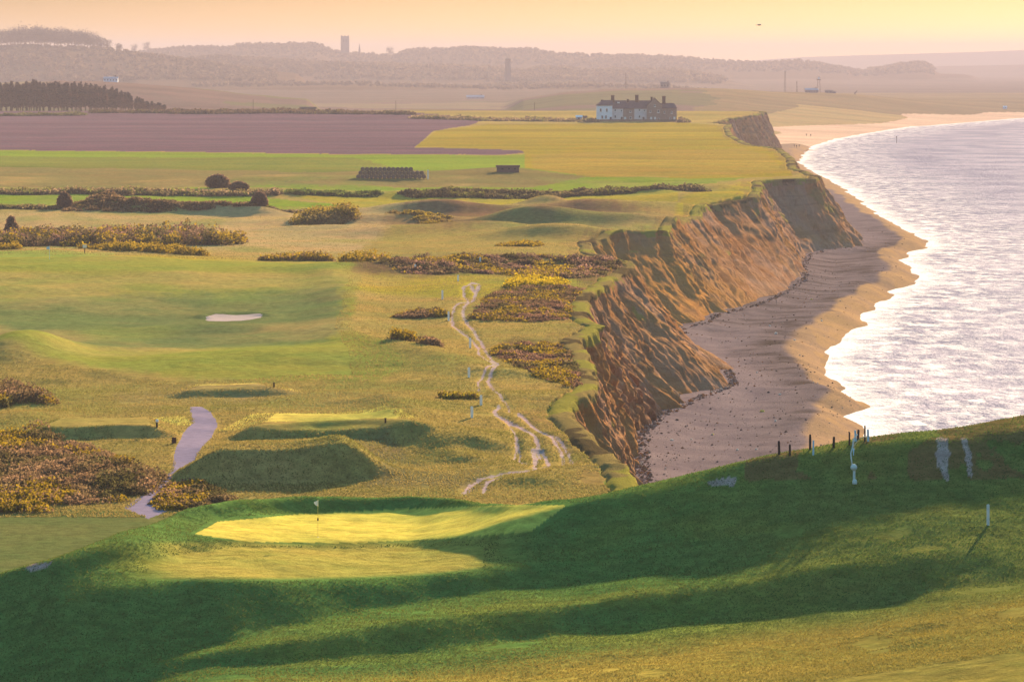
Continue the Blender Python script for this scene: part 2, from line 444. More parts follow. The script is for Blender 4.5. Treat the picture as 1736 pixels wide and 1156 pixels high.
REG = [  # (pixel outline, colour, edge wobble)
 ([(-200, 440), (1100, 430), (1150, 340), (1300, 300), (1400, 300), (1400, 470), (1000, 520), (-200, 470)], C_PASTURE, 3),
 ([(-200, 430), (600, 430), (700, 380), (1000, 400), (1000, 350), (500, 345), (-200, 362)], C_STRAW, 5),
 ([(-250, 250), (-250, 190), (420, 188), (700, 191), (820, 203), (800, 212), (735, 222), (702, 251), (880, 255), (890, 259), (850, 263), (400, 259)], C_PLOUGH, .6),
 ([(-250, 251), (400, 260), (850, 264), (890, 262), (1000, 300), (1280, 296), (1200, 322), (700, 324), (-250, 322)], C_CROP, 1),
 ([(-250, 283), (700, 288), (860, 290), (1000, 300), (900, 316), (-250, 318)], (.15, .13, .055), 1.5),
 ([(-250, 329), (420, 330), (500, 338), (600, 348), (560, 357), (-250, 357)], C_CROP, .8),
 ([(500, 332), (900, 330), (1150, 331), (1150, 345), (900, 352), (620, 350)], C_PASTURE, 1),
 ([(705, 250), (740, 222), (830, 211), (1150, 208), (1250, 215), (1330, 255), (1345, 296), (1200, 300), (890, 290), (890, 260), (880, 254)], (.205, .165, .016), .8),
 ([(900, 262), (1260, 250), (1300, 262), (1330, 290), (1000, 300), (905, 290)], (.21, .16, .028), 2),
 ([(-250, 284), (-250, 264), (600, 268), (700, 288)], (.12, .14, .03), 1),
 # course
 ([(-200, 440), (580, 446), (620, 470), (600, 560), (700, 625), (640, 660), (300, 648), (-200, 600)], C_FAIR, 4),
 ([(-200, 432), (110, 430), (200, 436), (180, 446), (-200, 447)], (.16, .21, .05), 1),
 ([(150, 690), (60, 660), (300, 650), (700, 660), (900, 700), (1000, 760), (800, 800), (700, 740), (350, 700)], C_ROUGH, 5),
 ([(180, 660), (320, 645), (640, 670), (720, 700), (560, 706), (350, 690), (200, 700)], (.215, .165, .075), 6),
 ([(320, 662), (470, 662), (520, 668), (430, 650), (330, 651)], (.40, .34, .10), 1),
 ([(370, 735), (710, 737), (650, 706), (430, 708)], (.42, .37, .09), 1),
 ([(75, 727), (330, 724), (310, 707), (110, 710)], (.42, .37, .09), 1),
 ([(430, 748), (660, 745), (740, 790), (830, 790), (840, 835), (560, 835), (640, 810), (560, 760)], (.13, .115, .06), 5),
 ([(340, 800), (380, 770), (400, 757), (560, 755), (640, 806), (600, 812)], (.16, .15, .045), 2),
 ([(-200, 500), (100, 488), (420, 484), (590, 480), (600, 560), (560, 592), (300, 600), (-200, 605)], (.098, .128, .052), 9),  # soft shade over the mid course, painted as darker turf
 ([(100, 520), (420, 505), (560, 560), (300, 590)], (.088, .115, .050), 12),  # deeper core of the same painted shade
 ([(-300, 1000), (-300, 856), (100, 862), (230, 868), (300, 862), (420, 842), (420, 900), (200, 1000)], (.085, .108, .042), 2.5),
 # heath around the gorse
 ([(590, 478), (600, 436), (700, 430), (1070, 432), (1076, 470), (1010, 500), (960, 480), (800, 474), (720, 480)], (.11, .075, .045), 5),
 ([(800, 548), (825, 500), (870, 478), (990, 488), (990, 548)], (.12, .085, .04), 4),
 ([(835, 590), (870, 572), (980, 590), (1015, 660), (990, 670), (880, 630)], (.12, .085, .04), 4),
 ([(600, 395), (690, 350), (1000, 348), (1180, 372), (1000, 400), (800, 400)], (.15, .10, .058), 6),
 ([(700, 398), (700, 356), (800, 352), (860, 356), (1000, 352), (1190, 362), (1150, 384), (1000, 396), (860, 398)], (.12, .078, .050), 6),
]
for P_, w_t in []: pass
REGN = [(norm_poly(p), c, w) for p, c, w in REG]
PATHP = norm_poly([(210, 862), (238, 842), (268, 826), (290, 803), (297, 770), (310, 740), (325, 722), (321, 692), (338, 690), (358, 702), (370, 725), (352, 760), (335, 780), (325, 798), (300, 806), (283, 822), (262, 842), (285, 866), (250, 880)])
TRK = [  # wheel tracks: outline points and half width in photo pixels
 ([(812, 488), (800, 486), (785, 495), (788, 506), (795, 516), (775, 522), (765, 538), (768, 552)], 1.6),
 ([(798, 492), (805, 500), (812, 492), (806, 505), (800, 516), (790, 524), (784, 535), (790, 548), (800, 560), (818, 588), (826, 604), (833, 618), (845, 627), (838, 638), (826, 652), (838, 668)], 1.9),
 ([(768, 552), (782, 566), (797, 577), (810, 592), (812, 608), (825, 620), (838, 628), (824, 640), (810, 655), (812, 668), (820, 676)], 1.5),
 ([(838, 668), (848, 682), (862, 697), (864, 706)], 1.3),
 ([(845, 697), (838, 706), (845, 713), (862, 720), (880, 727), (898, 738), (910, 752), (914, 765), (915, 775)], 2.3),
 ([(905, 765), (908, 780), (907, 797)], 3.2), ([(920, 765), (928, 783), (930, 794)], 2.4),
 ([(880, 710), (890, 716), (912, 733), (935, 748), (948, 762), (955, 778), (955, 799)], 2.0),
 ([(918, 736), (945, 748), (960, 762), (968, 780), (972, 795)], 1.8),
 ([(862, 722), (872, 738), (875, 760), (872, 780)], 1.0),
 ([(874, 745), (882, 770), (880, 785), (895, 790)], 1.0),
 ([(930, 798), (890, 806), (850, 806), (815, 815), (795, 824), (785, 836)], 1.7),
 ([(850, 812), (826, 820), (818, 836)], 2.0), ([(810, 816), (798, 828), (792, 838)], 1.6),
]
TRKN = [(norm_poly(p), w) for p, w in TRK]
for p, w in TRK: LINES.append((GP(p), -.14, .28 + .12 * w))

def srgb_stub(): pass
# ------------------------------------------------------------------ materials
class NB:
    def __init__(s, name):
        s.m = bpy.data.materials.new(name); s.m.use_nodes = True
        s.t = s.m.node_tree; s.b = s.t.nodes['Principled BSDF']
        s.b.inputs['Specular IOR Level'].default_value = 0.0
    def n(s, typ, **kw):
        x = s.t.nodes.new(typ)
        for k, v in kw.items(): setattr(x, k, v)
        return x
    def l(s, a, b): s.t.links.new(a, b)
    def coord(s):
        if not hasattr(s, '_c'): s._c = s.n('ShaderNodeTexCoord').outputs['Object']
        return s._c
    def mapping(s, scale):
        m = s.n('ShaderNodeMapping'); m.inputs['Scale'].default_value = scale; s.l(s.coord(), m.inputs[0]); return m.outputs[0]
    def noise(s, scale, detail=4, rough=.55, vec=None, sc3=None):
        x = s.n('ShaderNodeTexNoise'); x.inputs['Scale'].default_value = scale; x.inputs['Detail'].default_value = detail; x.inputs['Roughness'].default_value = rough
        s.l(vec if vec is not None else (s.mapping(sc3) if sc3 else s.coord()), x.inputs['Vector']); return x.outputs['Fac']
    def mr(s, v, a, b, c, d):
        x = s.n('ShaderNodeMapRange'); s.l(v, x.inputs[0])
        for i, q in zip((1, 2, 3, 4), (a, b, c, d)): x.inputs[i].default_value = q
        return x.outputs[0]
    def mix(s, f, a, b, mode='MIX'):
        x = s.n('ShaderNodeMix', data_type='RGBA', blend_type=mode)
        for sock, v in ((0, f), (6, a), (7, b)):
            if hasattr(v, 'links'): s.l(v, x.inputs[sock])
            else: x.inputs[sock].default_value = v if sock == 0 else (*v, 1)
        return x.outputs[2]
    def mathn(s, op, a, b):
        x = s.n('ShaderNodeMath', operation=op)
        for i, v in enumerate((a, b)):
            if hasattr(v, 'links'): s.l(v, x.inputs[i])
            else: x.inputs[i].default_value = v
        return x.outputs[0]
    def attr(s, name, out='Color'):
        x = s.n('ShaderNodeAttribute', attribute_name=name); return x.outputs[out]
    def bump(s, h, dist, strength=1.0, nrm=None):
        x = s.n('ShaderNodeBump'); x.inputs['Distance'].default_value = dist; x.inputs['Strength'].default_value = strength
        s.l(h, x.inputs['Height'])
        if nrm is not None: s.l(nrm, x.inputs['Normal'])
        return x.outputs[0]

def mat_grass():
    b = NB('grass')
    col = b.attr('col')
    n1 = b.noise(0.9, 5, .65); n2 = b.noise(0.06, 4, .6); n3 = b.noise(5.0, 3, .7); n4 = b.noise(0.3, 5, .6)
    c = b.mix(b.mr(n2, .42, .62, 0, .45), col, b.mix(1.0, col, (1.45, 1.05, 1.1), 'MULTIPLY'))
    c = b.mix(b.mr(n4, .50, .70, 0, .5), c, b.mix(1.0, c, (.62, .80, .75), 'MULTIPLY'))
    v = b.mathn('MULTIPLY', b.mr(n1, .3, .7, .72, 1.28), b.mr(n3, .3, .7, .8, 1.2))
    cc = b.n('ShaderNodeCombineColor'); [b.l(v, cc.inputs[i]) for i in range(3)]
    c = b.mix(1.0, c, cc.outputs[0], 'MULTIPLY')
    b.l(c, b.b.inputs['Base Color']); b.b.inputs['Roughness'].default_value = .95
    b.b.inputs['Specular IOR Level'].default_value = 0.0
    rough = b.attr('rgh', 'Fac')
    n5 = b.noise(13.0, 3, .75)
    c2 = b.mix(b.mr(n5, .35, .68, 0, .5), c, b.mix(1.0, c, (1.5, 1.35, 1.1), 'MULTIPLY')); b.l(c2, b.b.inputs['Base Color'])
    hh = b.mathn('ADD', b.mathn('MULTIPLY', n1, .55), b.mathn('ADD', b.mathn('MULTIPLY', n3, .28), b.mathn('MULTIPLY', n5, .14)))
    bm = b.n('ShaderNodeBump'); bm.inputs['Strength'].default_value = 1.0
    b.l(rough, bm.inputs['Distance']); b.l(hh, bm.inputs['Height'])
    b.l(bm.outputs[0], b.b.inputs['Normal'])
    return b.m
def mat_cliff():
    b = NB('cliff_earth')
    z = b.n('ShaderNodeSeparateXYZ'); b.l(b.coord(), z.inputs[0])
    warp = b.noise(.07, 4, .6)
    strat = b.noise(1.0, 5, .65, sc3=(.05, .05, .5))
    fine = b.noise(1.3, 6, .7); run = b.noise(1.0, 6, .7, sc3=(.28, .12, .10)); big = b.noise(.045, 3, .5)
    c = b.mix(b.mr(strat, .38, .62, 0, 1), (.225, .098, .040), (.295, .150, .078))
    c = b.mix(b.mr(big, .42, .6, 0, .75), c, (.27, .165, .13))
    c = b.mix(b.mr(b.noise(.028, 4, .6), .50, .62, 0, .8), c, (.27, .135, .042))
    hz_ = b.mr(z.outputs[2], 1.0, 8.0, .75, 0.0)
    c = b.mix(b.mathn('MULTIPLY', hz_, b.mr(warp, .45, .6, 0, 1)), c, (.25, .185, .17))
    c = b.mix(b.mr(run, .53, .68, 0, .8), c, (.165, .070, .024))
    c = b.mix(b.mr(run, .30, .42, .65, 0), c, (.32, .21, .17))
    oc = b.mathn('MULTIPLY', b.mr(z.outputs[1], 835, 870, 0, 1), b.mr(z.outputs[1], 1000, 1080, 1, 0))
    c = b.mix(b.mathn('MULTIPLY', oc, b.mr(warp, .40, .58, .35, .9)), c, (.34, .165, .045))
    bands = b.noise(1.0, 3, .5, sc3=(.012, .012, .9)); c = b.mix(b.mr(bands, .54, .64, 0, .25), c, (.10, .055, .035))
    c = b.mix(b.mr(fine, .55, .75, 0, .5), c, (.075, .040, .026))
    g = b.attr('col', 'Color'); gf = b.attr('rgh', 'Fac')
    c = b.mix(gf, c, g)
    b.l(c, b.b.inputs['Base Color']); b.b.inputs['Roughness'].default_value = .95
    n = b.bump(run, .35); n = b.bump(fine, .45, 1.0, n); b.l(n, b.b.inputs['Normal'])
    return b.m
def mat_beach():
    b = NB('beach_shingle')
    fine = b.noise(1.6, 5, .75); med = b.noise(.12, 5, .6); big = b.noise(.02, 4, .6, sc3=(1.6, .55, 1))
    wet = b.attr('col', 'Color')
    c = b.mix(b.mr(med, .35, .65, 0, 1), (.135, .105, .135), (.195, .150, .18))
    wf = b.attr('rgh', 'Fac')
    dark = b.mathn('MULTIPLY', wf, b.mr(med, .36, .54, 1.0, .35))
    c = b.mix(dark, c, (.055, .040, .036))
    gold = b.mathn('MULTIPLY', b.attr('gold', 'Fac'), b.mr(med, .35, .6, .7, 1.0))  # golden sunlight painted into the shingle colour along the foreshore
    c = b.mix(gold, c, (.36, .22, .115))
    c = b.mix(b.mr(fine, .38, .7, 0, .55), c, b.mix(1.0, c, (.5, .5, .52), 'MULTIPLY'))
    c = b.mix(b.mr(fine, .66, .72, 0, .7), c, (.33, .27, .25))
    b.l(c, b.b.inputs['Base Color']); b.b.inputs['Roughness'].default_value = .9
    hh = b.mathn('ADD', b.mathn('MULTIPLY', fine, .3), b.mathn('MULTIPLY', med, .5))
    b.l(b.bump(hh, .40), b.b.inputs['Normal'])
    return b.m
def mat_water():
    b = NB('sea_water')
    w1 = b.noise(1.0, 6, .68, sc3=(.22, .11, 1)); w2 = b.noise(1.0, 3, .6, sc3=(1.6, .8, 1)); w3 = b.noise(1.0, 3, .5, sc3=(.035, .018, 1))
    shore = b.attr('shore', 'Fac')
    jig = b.mathn('MULTIPLY', b.mathn('SUBTRACT', b.noise(1.0, 5, .7, sc3=(.12, .06, 1)), .5), 26.0)
    sh = b.mathn('ADD', shore, jig)
    foam1 = b.mr(sh, 1.0, 9.0, 1.0, 0.0)
    lace = b.mr(b.noise(1.0, 6, .75, sc3=(.20, .08, 1)), .46, .60, 0, 1)
    foam2 = b.mathn('MULTIPLY', b.mr(sh, 8, 60, 1.0, 0.0), lace)
    foam = b.mathn('MAXIMUM', foam1, foam2)
    c = b.mix(b.mr(w3, .4, .6, 0, 1), (.085, .09, .18), (.22, .20, .30))
    c = b.mix(foam, c, (.88, .80, .88))
    b.l(c, b.b.inputs['Base Color'])
    b.b.inputs['Roughness'].default_value = .9
    n = b.bump(w1, 1.3, 1.0); n = b.bump(w2, .22, 1.0, n); b.l(n, b.b.inputs['Normal'])
    gl = b.n('ShaderNodeBsdfGlossy'); gl.inputs['Roughness'].default_value = .58; gl.inputs['Color'].default_value = (.66, .68, 1.0, 1); b.l(n, gl.inputs['Normal'])
    mx = b.n('ShaderNodeMixShader'); b.l(b.mathn('MULTIPLY', b.mathn('SUBTRACT', 1.0, foam), .043), mx.inputs[0]); b.l(b.b.outputs[0], mx.inputs[1]); b.l(gl.outputs[0], mx.inputs[2])
    out = [q for q in b.t.nodes if q.type == 'OUTPUT_MATERIAL'][0]; b.l(mx.outputs[0], out.inputs[0])
    return b.m
def mat_leaf():
    b = NB('foliage')
    col = b.attr('col'); n1 = b.noise(2.5, 4, .7)
    c = b.mix(b.mr(n1, .35, .65, 0, .6), col, b.mix(1.0, col, (.55, .6, .6), 'MULTIPLY'))
    b.l(c, b.b.inputs['Base Color']); b.b.inputs['Roughness'].default_value = .9
    tr = b.n('ShaderNodeBsdfTranslucent'); b.l(c, tr.inputs['Color'])
    mx = b.n('ShaderNodeMixShader'); mx.inputs[0].default_value = .38; b.l(b.b.outputs[0], mx.inputs[1]); b.l(tr.outputs[0], mx.inputs[2])
    out = [q for q in b.t.nodes if q.type == 'OUTPUT_MATERIAL'][0]; b.l(mx.outputs[0], out.inputs[0])
    return b.m
_mc = {}
def mat(name, c, rough=.8, var=.3, scale=2.0, metal=0.0):
    if name in _mc: return _mc[name]
    b = NB(name); n1 = b.noise(scale, 5, .65)
    lo = tuple(x * (1 - var) for x in c); hi = tuple(min(1, x * (1 + var)) for x in c)
    b.l(b.mix(b.mr(n1, .3, .7, 0, 1), lo, hi), b.b.inputs['Base Color'])
    b.b.inputs['Roughness'].default_value = rough; b.b.inputs['Metallic'].default_value = metal
    _mc[name] = b.m
    return b.m
M_GRASS, M_CLIFF, M_BEACH, M_WATER, M_LEAF = mat_grass(), mat_cliff(), mat_beach(), mat_water(), mat_leaf()

# ------------------------------------------------------------------ mesh helpers
def link(o): sc.collection.objects.link(o); return o
def np_mesh(name, V, Fc, attrs=None, mats=None, smooth=True):
    me = bpy.data.meshes.new(name)
    V = np.asarray(V, np.float32); Fc = np.asarray(Fc, np.int32); k = Fc.shape[1]
    me.vertices.add(len(V)); me.vertices.foreach_set('co', V.ravel())
    me.loops.add(Fc.size); me.loops.foreach_set('vertex_index', Fc.ravel())
    me.polygons.add(len(Fc)); me.polygons.foreach_set('loop_start', np.arange(0, Fc.size, k, dtype=np.int32))
    me.polygons.foreach_set('use_smooth', np.full(len(Fc), smooth))
    for nm, arr in (attrs or {}).items():
        arr = np.asarray(arr, np.float32)
        if arr.ndim == 2:
            at_ = me.attributes.new(nm, 'FLOAT_COLOR', 'POINT')
            if arr.shape[1] == 3: arr = np.c_[arr, np.ones(len(arr), np.float32)]
            at_.data.foreach_set('color', np.ascontiguousarray(arr, np.float32).ravel())
        else:
            at_ = me.attributes.new(nm, 'FLOAT', 'POINT'); at_.data.foreach_set('value', arr)
    if mats: me.materials.append(mats)
    me.update(calc_edges=True); me.validate()
    return link(bpy.data.objects.new(name, me))
def tag(o, label=None, cat=None, group=None, kind=None):
    if label: o['label'] = label
    if cat: o['category'] = cat
    if group: o['group'] = group
    if kind: o['kind'] = kind
    return o
def sub_grid(name, V, nr, nc, facemask, attrs, m):
    idx = np.arange(nr * nc).reshape(nr, nc)
    q = np.stack([idx[:-1, :-1], idx[:-1, 1:], idx[1:, 1:], idx[1:, :-1]], -1)[facemask]
    used = np.zeros(nr * nc, bool); used[q.ravel()] = True
    remap = np.cumsum(used) - 1
    o = np_mesh(name, V[used], remap[q], {k: v[used] for k, v in attrs.items()}, m)
    return tag(o, kind='structure')

# ------------------------------------------------------------------ the ground sheet
def terrain():
    us = np.concatenate([np.arange(-1100, -200, 12.0), np.arange(-200, 1940, 1.75), np.arange(1940, 2900, 12.0)])
    rows = [np.linspace(30, 185, 40)[:-1]]
    w = 27 * KF
    rows.append((w / np.arange(w / 186.0, w / 345.0, -1.1)))
    w = 35 * KF
    rows.append((w / np.arange(w / 345.5, w / 2990.0, -1.1)))
    w = 42 * KF
    rows.append((w / np.arange(w / 3000.0, w / 25000.0, -.45)))
    Y = np.concatenate(rows)
    Y = np.unique(Y)
    U, YY = np.meshgrid(us, Y)
    X = (U - 868) / KF * YY
    x = X.ravel(); y = YY.ravel(); nr, nc = len(Y), len(us)
    ed = edge_dist(x, y)
    z = height(x, y, ed)
    z0 = base_height(x, y)
    A = 8000 * x / y; B = 400000.0 / y
    px, py = project(x, y, z)
    isfg = fgz(x, y) + .25 > np.where(ed < 2.2, -4, z0 + .3)
    # far woods get a ragged canopy of their own further down
    # colours
    wob1 = fbm(A, B, 9, 4, 4, 41); wob2 = fbm(A, B, 9, 4, 4, 42)
    col = np.empty((len(x), 3)); col[:] = C_ROUGH
    far = y > 2700
    col[far] = (.115, .080, .078)
    stripe = fbm(x, y, 900, 260, 3, 61)
    col[far & (stripe > .12)] = (.095, .092, .05)
    col[far & (stripe < -.25)] = (.15, .12, .085)
    col[y > 5200] = (.105, .08, .07)
    col[(y > 6000) & (z > 14)] = (.085, .06, .045)
    m = (y > 3400) & (px > 1180 + 120 * stripe) & (y < 6500); col[m] = (.15, .115, .065)
    # beach at the far end
    dsh = xw(y) - x
    bw = 60 + 40 * fbm(y, 0 * y, 300, 300, 2, 8) 
    fb = (y > 2700) & (dsh < bw) & (dsh > -200)
    col[fb] = (.46, .33, .27)
    col[(y > 2700) & (dsh >= bw) & (dsh < bw + 90) & (y < 4200)] = (.25, .19, .09)
    cw = y < 2800
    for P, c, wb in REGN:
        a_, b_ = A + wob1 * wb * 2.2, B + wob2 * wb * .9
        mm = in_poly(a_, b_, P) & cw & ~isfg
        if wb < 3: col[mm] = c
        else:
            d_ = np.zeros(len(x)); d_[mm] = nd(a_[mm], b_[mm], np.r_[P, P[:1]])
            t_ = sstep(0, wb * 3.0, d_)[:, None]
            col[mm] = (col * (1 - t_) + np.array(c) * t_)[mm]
    fld = (y > 1300) & ~isfg
    col[fld] *= (1 + .30 * fbm(x, y, 260, 34, 4, 64) + .12 * fbm(x, y, 40, 30, 3, 65))[fld][:, None]
    # plateau rim goes brown and bare
    inl = cw & ~isfg & (y < 1350)
    stk = (sstep(.0, .5, fbm(x, y, 22, 45, 4, 62)) * .55)[:, None]
    col[inl] = (col * (1 - stk) + np.array((.27, .205, .085)) * stk)[inl]
    stk = (sstep(.1, .5, fbm(x, y, 16, 40, 4, 63)) * .5)[:, None]
    col[inl] = (col * (1 - stk) + np.array((.13, .17, .045)) * stk)[inl]
    rim = (ed < 4 + 3 * wob1) & ~isfg & (y < 2800)
    col[rim] = col[rim] * .55 + np.array((.15, .10, .05)) * .45
    # thin strips and marks in the fields
    rgh = np.full(len(x), .30)
    rgh[y > 1300] = .5
    # tyre tracks and path
    onpath = in_poly(A + wob1 * 1.2, B + wob2 * .5, PATHP) & ~isfg
    trk = np.zeros(len(x), bool)
    cand = (y < 900) & (y > 380)
    for P, w_ in TRKN:
        dd = nd(A[cand] + wob1[cand] * 1.5, B[cand] , P)
        hit = dd + 1.6 * wob2[cand] < w_ * 1.25
        idx = np.where(cand)[0][hit]; trk[idx] = True
    trk &= ~isfg
    col[trk] = C_TRACK
    grey = (fbm(A, B, 3, 2, 3, 77) > .62) & trk
    col[grey] = C_ROUGH
    # bunker sand
    bd = ((x - bkx) / 4.1) ** 2 + ((y - bky - .5) / 9.5) ** 2
    sand = (bd < 1.0) & ~isfg
    # foreground hill
    f = isfg
    col[f] = (.085, .140, .030)
    n2 = fbm(x, y, 10, 10, 4, 51)
    t = sstep(.05, .5, n2)[:, None]
    cf = np.array((.075, .150, .044)) * (1 - t) + np.array((.120, .165, .040)) * t
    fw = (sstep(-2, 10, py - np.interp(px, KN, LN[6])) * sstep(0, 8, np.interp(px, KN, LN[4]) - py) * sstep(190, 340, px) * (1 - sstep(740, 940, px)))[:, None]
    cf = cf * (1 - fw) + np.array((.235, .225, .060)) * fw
    # the mown putting green and golden sunlight painted on the bank nearest the camera
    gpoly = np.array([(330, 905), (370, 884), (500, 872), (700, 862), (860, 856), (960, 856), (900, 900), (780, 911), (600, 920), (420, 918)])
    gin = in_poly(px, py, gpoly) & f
    sunlit_bank = sstep(10, 60, py - np.interp(px, KN, LN[1])) * f  # where sunlight is painted into the grass colour, below the lowest crest line
    cf = cf * (1 - sunlit_bank[:, None] * .75) + np.array((.31, .235, .055)) * sunlit_bank[:, None] * .75
    right = sstep(1100, 1500, px)[:, None] * .6
    cf = cf * (1 - right) + np.array((.115, .125, .040)) * right
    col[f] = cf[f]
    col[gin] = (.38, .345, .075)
    brown = f & (px > 1220) & (py < np.interp(px, KN, LN[6]) - 2) & (fbm(x, y, 3, 6, 4, 52) > -.1)
    col[brown] = (.135, .10, .045)
    bare = f & (in_poly(px + wob1 * 6, py + wob2 * 4, np.array([(1590, 742), (1606, 742), (1612, 770), (1606, 790), (1612, 815), (1600, 814), (1590, 790), (1586, 765)])) |
                in_poly(px + wob1 * 5, py + wob2 * 4, np.array([(1626, 742), (1640, 742), (1647, 775), (1648, 808), (1640, 806), (1636, 775)])) |
                in_poly(px + wob1 * 6, py + wob2 * 4, np.array([(1200, 818), (1216, 811), (1248, 809), (1245, 823), (1210, 822)])) |
                in_poly(px + wob1 * 6, py + wob2 * 4, np.array([(40, 962), (60, 955), (90, 950), (80, 962), (50, 968)])))
    col[bare] = (.30, .235, .24)
    rgh[f] = .42; rgh[gin] = .03
    rgh[trk | onpath] = .15
    vm = {'col': col, 'rgh': rgh}
    V = np.c_[x, y, z]
    def fm(v):
        v = v.reshape(nr, nc); return v[:-1, :-1] & v[1:, 1:]
    mfg = fm(isfg)
    mpath = fm(onpath & ~isfg) & ~mfg
    mbk = np.zeros_like(mfg)
    mh = fm(far) & ~mfg
    rest = ~(mfg | mpath | mbk | mh)
    vis = fm(~((ed < -1.5) & (y < 2830) & ~isfg)) 
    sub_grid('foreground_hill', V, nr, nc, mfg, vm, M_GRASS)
    sub_grid('golf_course_ground', V, nr, nc, rest & vis, vm, M_GRASS)
    sub_grid('far_land', V, nr, nc, mh & vis, vm, M_GRASS)
    pc = vm['col'].copy(); pc[:] = C_PATH
    V2 = V.copy()
    sub_grid('path', V2, nr, nc, mpath, {'col': pc, 'rgh': rgh}, mat('path_surface', C_PATH, .9, .18, 1.2))
    return
terrain()
def bunker():
    rs = np.linspace(0, 1, 14); an = np.linspace(0, 2 * math.pi, 73)[:-1]
    Rr, An = np.meshgrid(rs, an, indexing='ij')
    wv = 1 + .06 * np.sin(An * 3 + 1)
    x = (bkx + 4.25 * Rr * wv * np.cos(An)).ravel(); y = (bky - .3 + 9.6 * Rr * wv * np.sin(An)).ravel()
    z = height(x, y) + .07 - .16 * (Rr.ravel() ** 8)
    i = np.arange(14 * 72).reshape(14, 72); j = np.roll(i, -1, 1)
    q = np.stack([i[:-1], i[1:], j[1:], j[:-1]], -1).reshape(-1, 4)
    tag(np_mesh('bunker_sand', np.c_[x, y, z], q, mats=mat('pale_sand', (.36, .285, .31), .95, .12, 2)), kind='structure')
bunker()

# ------------------------------------------------------------------ cliff: a fine mesh from the turf edge down to the beach
def sabs(v): return np.sqrt(v * v + .03) - .1
def cliff():
    step = .45
    seg = np.r_[0, np.cumsum(np.hypot(*np.diff(_tp, axis=0).T))]
    n = int(seg[-1] / step)
    s = np.linspace(0, seg[-1] * .9995, n)
    X0 = np.interp(s, ts, tx); Y0 = np.interp(s, ts, ty)
    NX = np.interp(s, ts, nx_); NY = np.interp(s, ts, ny_)
    k9 = np.hanning(25); k9 /= k9.sum()
    sm = lambda v: np.convolve(np.pad(v, 12, 'edge'), k9, 'valid')
    NX, NY = sm(NX), sm(NY)
    par = np.interp(s, seg, np.arange(len(_tp)))
    X1 = sm(np.interp(par, np.arange(len(TE)), TE[:, 0])); Y1 = sm(np.interp(par, np.arange(len(TE)), TE[:, 1]))
    Z0 = height(X0 - NX * 3, Y0 - NY * 3, edge=np.full(n, 10.0)) 
    Z0 = np.minimum(Z0, zbase(Y0) + 2.5)
    T = np.concatenate([[-.34, -.22, -.12, -.05, -0.01], np.linspace(0.0, 1.12, 58)])
    nt_ = len(T)
    V = np.zeros((n, nt_, 3)); G_ = np.zeros((n, nt_))
    spur = fbm(s, s * 0, 30, 30, 3, 71); g1 = fbm(s, s * 0, 11, 11, 3, 72)
    for j, t in enumerate(T):
        if t < 0:
            d = -t * 7.0
            V[:, j, 0] = X0 - NX * d; V[:, j, 1] = Y0 - NY * d
            zz = height(V[:, j, 0], V[:, j, 1], edge=np.full(n, 10.0))
            V[:, j, 2] = np.minimum(zz, zbase(Y0) + 2.6) + .12 if t > -.3 else zz - .5
            G_[:, j] = 1
        else:
            # horizontal run, concave: steep head, talus apron below
            hfr = np.clip(t, 0, 1.12)
            run = .25 * hfr + .75 * hfr ** 1.6
            x = X0 + (X1 - X0) * run; y = Y0 + (Y1 - Y0) * run
            z = Z0 + (0.9 - Z0) * hfr
            ww = t * 10 + 0
            ridge = 1 - sabs(fbm(s + 5 * fbm(s, np.full(n, t * 2.2), 12, 1, 2, 70), np.full(n, t * 1.0), 12.0, 1.0, 4, 73)) * 2
            ridge2 = 1 - sabs(fbm(s, np.full(n, t * 6.0), 3.2, 1.0, 3, 74)) * 2
            amp = math.sin(min(t, 1.0) * math.pi) ** .6
            lobe = np.maximum(0, fbm(s, np.full(n, 0.0), 13, 1, 3, 81)) * 5.0 * sstep(.55, .95, t)
            dsp = (ridge - .6) * 3.0 * amp + (ridge2 - .55) * 1.0 * amp + (3.0 * spur + 1.2) * amp * (.4 + .6 * t) + lobe
            dsp += .7 * fbm(s, np.full(n, t * 14.0), 1.4, 1.0, 3, 75) * (amp + .2)
            if t < .12: dsp += .35 * (1 - t / .12) * 1.0      # turf lip hangs over
            slump = fbm(s, np.full(n, t * 1.5), 18, .5, 3, 76)
            x = x + NX * dsp; y = y + NY * dsp; z = z + 1.0 * slump * amp
            V[:, j, 0] = x; V[:, j, 1] = y; V[:, j, 2] = z
            lip = .015 + .03 * (g1 + 1) * .5 + .03 * (fbm(s, s * 0, 4, 4, 3, 78) > .1)
            grassy = (t < lip)
            veg = (fbm(s, np.full(n, t * 4), 14, 1.0, 4, 79) > .42) & (t < .55)
            G_[:, j] = np.where(grassy, 1, np.where(veg, .65, 0))
    x = V[..., 0].ravel(); y = V[..., 1].ravel()
    col = np.tile(np.array((.18, .135, .055)), (n * nt_, 1))
    nn = fbm(x, y, 6, 14, 3, 80)
    col[nn > .15] = (.20, .18, .04); col[nn < -.2] = (.075, .055, .03)
    idx = np.arange(n * nt_).reshape(n, nt_)
    q = np.stack([idx[:-1, :-1], idx[:-1, 1:], idx[1:, 1:], idx[1:, :-1]], -1).reshape(-1, 4)
    o = np_mesh('cliff', V.reshape(-1, 3), q, {'col': col, 'rgh': G_.ravel()}, M_CLIFF)
    tag(o, kind='structure')
cliff()

